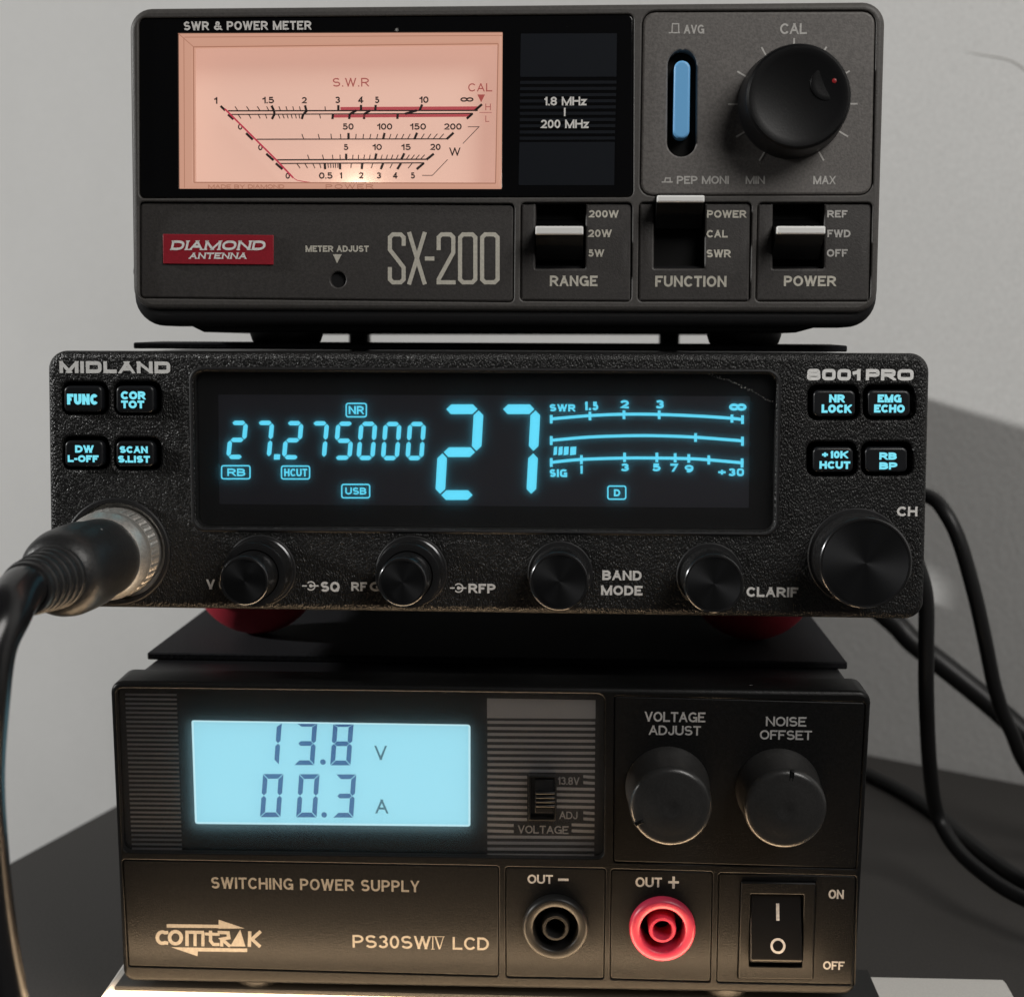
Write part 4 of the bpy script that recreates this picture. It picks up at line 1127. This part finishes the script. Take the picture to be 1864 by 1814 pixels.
for x_ in (-60, 55):
    mb = MB(); box(mb, x_ - 7, x_ + 7, 165, 179, Z_DESK, zb_ps + 3, 1); mb.build('rear_foot', M['rubber'], ps)
# display window panel: printed mask behind a pane with added bloom haze
LCD_D = -2.2
LCDQ = [(347, 1311.4), (856, 1319.3), (856, 1506), (353.5, 1501)]
lcd_hole = rq(PS.poly(LCDQ, -1.4), .6, 5)
mb = MB(); plate(mb, PS, inset(ph['meter'], .08), -4, -1.75, .1, [lcd_hole], .1); mask = mb.build('display_mask', M['gloss'], ps)
mb = MB(); plate(mb, PS, inset(lcd_hole, -.4), -3.8, LCD_D, .05); lcd = mb.build('voltage_display', M['lcd'], ps)
mb = MB()
for a, b_ in zip(lcd_hole, lcd_hole[1:] + lcd_hole[:1]): pass
L2 = inset(lcd_hole, .22)
for q in stroke(L2 + [L2[0]], .44): sheet(mb, PS, q, LCD_D + .015)
mb.build('display_edge_light', M['lcd_rim'], lcd)
mb = MB(); DL = LCD_D + .03
for ch, X, Y in (('1', 788, 354), ('3', 960, 355), ('8', 1136, 356), ('0', 796, 607), ('0', 971, 608), ('3', 1149, 609)):
    x, y = y5(X, Y); seven(mb, PS, ch, x, y, 99 / 2.6629, 209 / 2.6629, 15 / 2.6629, 23 / 2.6629, .9, DL, ymin=(1180 + (362 + (X - 800) * .015) / 2.6629) if Y < 400 else None, style='trap')
for X, Y in ((1086, 549), (1092, 805)): sheet(mb, PS, circ(PS.uv(*y5(X, Y), DL), .62, 16), DL)
mb.build('display_digits', M['lcd_ink'], lcd)
mb = MB(); text(mb, PS, 'V', bx(y5, 1336, 470, 1396, 539), DL, t=.12); text(mb, PS, 'A', bx(y5, 1340, 730, 1403, 799), DL, t=.12); mb.build('unit_lettering', M['lcd_text'], lcd)
mb = MB(); flat(mb, PS, inset(ph['meter'], .1), -.25, .4); mb.build('front_pane', M['lcd_pane'], ps)
mb = MB(); DM = -1.72
for i in range(35):
    Y = 217 + i * 21.95; Xl = 127 + i * .98; Xr = 377 + i * .74
    flat(mb, PS, PS.poly([y5(Xl, Y), y5(Xr, Y + 2.5), y5(Xr, Y + 12.5), y5(Xl, Y + 10)], DM), DM, .02)
mb.build('stripe_print', M['ink_stripe'], mask)
mb = MB()
flat(mb, PS, PS.poly(quad(y6, (65, 222), (550, 230), (549, 313), (66, 310)), DM), DM, .02)
for i in range(23):
    Y = 322 + i * 26.9; r0_, r1_ = 67, 548 - i * .2
    segs = [(r0_, r1_)]
    yc = Y + 6
    def cut(a, b_):
        global segs
        out_ = []
        for s0, s1 in segs:
            if b_ <= s0 or a >= s1: out_.append((s0, s1)); continue
            if a > s0: out_.append((s0, a))
            if b_ < s1: out_.append((b_, s1))
        segs = out_
    if 560 < yc < 775: cut(244, 376)
    if 570 < yc < 612: cut(374, 495)
    if 722 < yc < 764: cut(374, 495)
    if 779 < yc < 836: cut(184, 443)
    for a, b_ in segs: flat(mb, PS, PS.poly([y6(a, Y), y6(b_, Y + 3.5), y6(b_, Y + 16.5), y6(a, Y + 13)], DM), DM, .02)
mb.build('stripe_print', M['ink_stripe_light'], mask)
mb = MB()
text(mb, PS, '13.8V', bx(y6, 380, 572, 478, 608), DM, t=.13); text(mb, PS, 'ADJ', bx(y6, 388, 726, 469, 761), DM, t=.12); text(mb, PS, 'VOLTAGE', bx(y6, 203, 788, 429, 827), DM, t=.13)
mb.build('switch_lettering', M['ink_stripe_light'], mask)
wq = rq(PS.poly(quad(y6, (251, 568), (371, 570), (371, 769), (251, 767)), -.1), .15, 2)
mb = MB(); plate(mb, PS, wq, -1.7, -.1, .12, [inset(wq, .35)], .1); slw = mb.build('slide_switch', M['psu'], ps)
mb = MB()
for i in range(4):
    Y = 640 + i * 19; L = PS.poly(quad(y6, (281, Y), (369, Y + 1), (369, Y + 13), (281, Y + 12)), .6); plate(mb, PS, rq(L, .08, 1), -.9, .6, .25)
L = PS.poly(quad(y6, (279, 585), (369, 586), (369, 735), (279, 734)), -.3); plate(mb, PS, L, -1.2, -.3, .2)
mb.build('switch_slider', M['soft_black'], slw)
# flat panels
def psp(key, name, holes=()):
    mb = MB(); plate(mb, PS, inset(ph[key], .1), -4, -.15, .3, list(holes), .25); return mb.build(name, M['psu_panel'], ps)
kp = psp('knobs', 'knob_panel'); npn = psp('name', 'name_panel')
cN = PS.uv(1011.2, 1687.7, .8); cPs = PS.uv(1205.8, 1691.2, .8)
ng = psp('neg', 'terminal_panel', [circ(PS.uv(1011.2, 1687.7, -.1), 6.7, 48)]); pg = psp('pos', 'terminal_panel', [circ(PS.uv(1205.8, 1691.2, -.1), 6.8, 48)])
rock_hole = rq(PS.poly(quad(y8, (1130, 158), (1475, 163), (1459, 606), (1116, 602)), -.1), .3, 2)
sp_ = psp('sw', 'switch_panel', [rock_hole])
mb = MB(); text(mb, PS, 'SWITCHING POWER SUPPLY', bx(y7, 513, 139, 1468, 209), -.12, t=.14, gap=.17); mb.build('title_lettering', M['ink_tan'], npn)
mb = MB(); text(mb, PS, 'PS30SW', bx(y7, 1163, 404, 1521, 470), -.12, t=.13, gap=.16)
line(mb, PS, quad(y7, (1531, 411), (1531, 470)), 2.0, -.12); line(mb, PS, quad(y7, (1543, 412), (1562, 470)), 3.0, -.12); line(mb, PS, quad(y7, (1580, 413), (1563, 470)), 1.6, -.12)
line(mb, PS, quad(y7, (1523, 412), (1586, 413)), 1.2, -.12); line(mb, PS, quad(y7, (1523, 470), (1540, 470)), 1.2, -.12)
text(mb, PS, 'LCD', bx(y7, 1622, 414, 1788, 475), -.12, t=.13, gap=.16); mb.build('model_lettering', M['ink_tan'], npn)
mb = MB(); DC = -.12
def lg(pts): fill(mb, PS, quad(y7, *pts), DC)
def ls(pts, w=7.6): line(mb, PS, quad(y7, *pts), w * .86, DC)
lg([(311, 355), (549, 358), (549, 373), (311, 371)]); lg([(549, 335), (668, 375), (549, 376)])
lg([(332, 461), (455, 463), (452, 502)]); lg([(452, 463), (680, 467), (680, 483), (452, 480)])
ls([(318, 393)] + [(291 + 23 * math.cos(math.radians(a)), 417 + 26 * math.sin(math.radians(a))) for a in range(-60, -301, -20)] + [(318, 443)], 8)
ls([(351 + 27 * math.cos(math.radians(a)), 417 + 28 * math.sin(math.radians(a))) for a in range(0, 361, 20)], 8)
ls([(404, 456), (404, 392), (482, 393)], 7.6); ls([(441, 393), (441, 456)], 7); ls([(477, 393), (477, 457)], 7)
ls([(512, 385), (512, 432), (525, 448), (553, 448)], 7.4); ls([(486, 400), (553, 402)], 7)
ls([(545, 393), (592, 395), (596, 418), (563, 424), (602, 457)], 7.6); ls([(563, 424), (563, 458)], 7)
lg([(648, 380), (672, 458), (602, 457)]); ls([(692, 388), (690, 459)], 7.6); ls([(742, 388), (702, 424), (740, 459)], 7.6)
mb.build('brand_emblem', M['ink_tan'], npn)
mb = MB()
text(mb, PS, 'VOLTAGE', bx(y6, 769, 281, 1040, 329), -.12, t=.14); text(mb, PS, 'ADJUST', bx(y6, 787, 342, 1020, 388), -.12, t=.14)
text(mb, PS, 'NOISE', bx(y6, 1310, 303, 1491, 348), -.12, t=.14); text(mb, PS, 'OFFSET', bx(y6, 1283, 363, 1516, 408), -.12, t=.14)
mb.build('knob_lettering', M['ink_mid'], kp)
mb = MB(); text(mb, PS, 'OUT', bx(y8, 152, 128, 268, 171), -.12, t=.15)
fill(mb, PS, quad(y8, (292, 146), (340, 147), (340, 158), (292, 157)), -.12); mb.build('terminal_lettering', M['ink_mid'], ng)
mb = MB(); text(mb, PS, 'OUT', bx(y8, 647, 140, 768, 187), -.12, t=.15)
line(mb, PS, quad(y8, (797, 163), (846, 164)), 4.6, -.12); line(mb, PS, quad(y8, (822, 137), (821, 192)), 4.6, -.12); mb.build('terminal_lettering', M['ink_mid'], pg)
mb = MB(); text(mb, PS, 'ON', bx(y8, 1532, 197, 1602, 240), -.12, t=.15); text(mb, PS, 'OFF', bx(y8, 1507, 525, 1605, 565), -.12, t=.15); mb.build('switch_lettering', M['ink_mid'], sp_)
# knobs with dished faces and a pointer groove
for nm, (fx, fy), ang in (('voltage_knob', (1221.5, 1469.5), 207), ('offset_knob', (1430.5, 1473.5), 82)):
    hf = 12.5; c = PS.uv(fx, fy, hf); R0 = 8.35
    mb = MB()
    prof = [(R0 + .55, -.3), (R0 + .55, .8), (R0 + .35, 1.1), (R0 + .1, hf - 1.6), (R0 - .1, hf - .7), (R0 - .5, hf - .2), (R0 - 1.1, hf)]
    prof += [((R0 - 1.1) * (1 - i / 9), hf - .15 + 1.0 * (1 - (1 - i / 9) ** 2) - (.28 if i > 7 else 0)) for i in range(1, 10)]
    prof[-1] = (.02, prof[-1][1])
    lathe(mb, PS, c, prof, 88)
    k = mb.build(nm, M['psu_knob'], ps, angle=50)
    ca, sa = math.cos(math.radians(ang)), math.sin(math.radians(ang))
    mb = MB(); a0, a1 = R0 * .66, R0 * .995
    L = [(c[0] + a0 * ca - .45 * sa, c[1] + a0 * sa + .45 * ca), (c[0] + a0 * ca + .45 * sa, c[1] + a0 * sa - .45 * ca), (c[0] + a1 * ca + .45 * sa, c[1] + a1 * sa - .45 * ca), (c[0] + a1 * ca - .45 * sa, c[1] + a1 * sa + .45 * ca)]
    plate(mb, PS, rq(ccw(L), .2, 3), hf - 1.2, hf + .12, .2, [inset(rq(ccw(L), .2, 3), .18)], .05); mb.build('pointer', M['psu'], k)
    mb = MB(); sheet(mb, PS, inset(rq(ccw(L), .2, 3), .17), hf + .03); mb.build('pointer_groove', M['void'], k)
# terminals
def terminal(c, mat, name):
    mb = MB()
    lathe(mb, PS, c, [(7.1, -.4), (7.1, .7), (6.95, 1.4), (6.6, 1.8), (6.3, 1.9), (5.2, 1.7), (4.95, 1.5), (4.8, 1.0), (4.6, -6.5)], 80, True)
    t_ = mb.build(name, mat, ps, angle=45)
    mb = MB(); lathe(mb, PS, c, [(3.1, -6.4), (2.95, .9), (2.75, 1.25), (2.3, 1.25), (2.05, 1.0), (1.9, -5.5)], 56, True); mb.build('terminal_tube', mat, t_, angle=45)
terminal(PS.uv(1011.2, 1687.7, 1.0), M['post_black'], 'negative_terminal'); terminal(PS.uv(1205.8, 1691.2, 1.0), M['post_red'], 'positive_terminal')
# rocker switch
mb = MB(); plate(mb, PS, inset(rock_hole, .05), -4, .45, .3, [rq(PS.poly(quad(y8, (1174, 217), (1420, 221), (1411, 553), (1167, 549)), .4), .3, 2)], .2); rk = mb.build('switch_frame', M['psu'], ps)
qa = PS.poly(quad(y8, (1180, 224), (1415, 228), (1411, 520), (1173, 516)), 2.0)
ql = PS.poly(quad(y8, (1173, 518), (1411, 522), (1409, 545), (1173, 541)), 2.0)
mb = MB()
tl, tr, br, bl = qa
d_t, d_b = -.9, 2.7
def RP(q, d): return PS.P(q[0], q[1], d)
low = [ql[3], ql[2]]
V = [RP(tl, d_t), RP(tr, d_t), RP(br, d_b), RP(bl, d_b), RP(low[0], .9), RP(low[1], .9), RP(tl, -3), RP(tr, -3), RP(low[1], -3), RP(low[0], -3)]
mb.add(V, [(3, 2, 1, 0), (4, 5, 2, 3), (9, 8, 5, 4), (0, 6, 9, 4, 3), (1, 2, 5, 8, 7), (6, 0, 1, 7)])
rocker = mb.build('rocker', M['soft_black'], ps, smooth=False)
b_mod = rocker.modifiers.new('rounded', 'BEVEL'); b_mod.width = .00035; b_mod.segments = 3
mb = MB()
def rd(v_): t_ = (tl[1] - v_) / (tl[1] - bl[1]); return d_t + (d_b - d_t) * t_
def rline(pts, w):
    for q in stroke(pts, w):
        q = ccw(q); mb.add([PS.P(u, v, rd(v) + .03) for u, v in q], [tuple(range(len(q)))])
a_, b2 = PS.uv(*y8(1300, 265), .3), PS.uv(*y8(1300, 341), .8); rline([a_, b2], .68)
oc = PS.uv(*y8(1300, 455), 1.9); rline(circ(oc, 1.35, 28) + [circ(oc, 1.35, 28)[0]], .5)
mb.build('rocker_lettering', M['ink_mid'], rocker)

# ================================================================== 5. strip and tray under the front of the supply
zst = zb_ps - 1.6
mb = MB()
a = on_z(206, 1797, zst); b_ = on_z(1601, 1812, zst)
yb_ = on_z(1583, 1770, zst).y
box(mb, a.x, b_.x, a.y + .6, yb_ + 2, zst - .9, zst, .3, 2)
mb.build('rubber_strip', M['rubber'], label='black rubber strip under the front feet of the power supply', category='rubber strip')
zt_ = zst - .92
mb = MB()
A = on_z(178, 1816, zt_); B_ = on_z(226, 1746, zt_); C_ = on_z(1830, 1780, zt_); D_ = on_z(1850, 1816, zt_)
fr = A.y - 32
dA = A + (A - B_) * 1.4; dD = D_ + (D_ - C_) * 1.6
prism(mb, rq([tuple(dA.xy), tuple(dD.xy), tuple(C_.xy), tuple(B_.xy)], .8, 4), Z_DESK, zt_, .8)
mb.build('white_tray', M['tray'], label='white tray lying on the dark desk under the power supply', category='tray')

# ================================================================== 6. cables behind the stack
def cable(name, label, pix, r, cat='cable'):
    """pix: (px, py, y): where it hangs in depth"""
    mb = MB(); pts = []
    for x, y, dep in pix:
        pts.append(on_y(x, y, dep) if dep < 900 else on_z(x, y, Z_DESK + r))
    dr_ = (pts[-1] - pts[-2]).normalized(); e_ = pts[-1]
    for L_ in (70, 170, 330):
        q = e_ + Vector((dr_.x, dr_.y * .3, dr_.z * (.6 if L_ < 100 else .35))) * L_; q.z = max(q.z, Z_DESK + r); pts.append(q)
    tube(mb, pts, r, 20, 10)
    mb.build(name, M['lead'], label=label, category=cat, group='black cables behind the stack')
cable('hanging_cable', 'black cable arching out from behind the radio and hanging down at the right', [(1560, 900, 110), (1640, 898, 100), (1692, 904, 92), (1722, 935, 86), (1748, 990, 84), (1775, 1085, 84), (1794, 1170, 86), (1812, 1255, 90), (1838, 1325, 95), (1900, 1430, 105)], 2.0)
cable('hanging_cable', 'black cable hanging straight down below the radio\'s right end onto the desk', [(1660, 1000, 60), (1684, 1080, 60), (1686, 1180, 62), (1686, 1260, 66), (1692, 1390, 80), (1706, 1480, 92), (1742, 1545, 84), (1800, 1597, 70), (1864, 1635, 60), (1960, 1670, 50)], 2.0)
cable('power_lead', 'thick black lead slanting down to the right behind the radio', [(1540, 1060, 140), (1625, 1130, 140), (1662, 1168, 138), (1722, 1215, 134), (1800, 1278, 130), (1880, 1350, 126), (1980, 1440, 120)], 3.4, 'cable')
cable('power_lead', 'black lead lying on the desk from behind the power supply', [(1500, 1370, 999), (1583, 1410, 999), (1651, 1445, 999), (1705, 1480, 999), (1762, 1530, 999), (1822, 1575, 999), (1870, 1605, 999), (1960, 1640, 999)], 2.2, 'cable')

for o in list(bpy.data.objects):
    if '_o' in o: del o['_o']
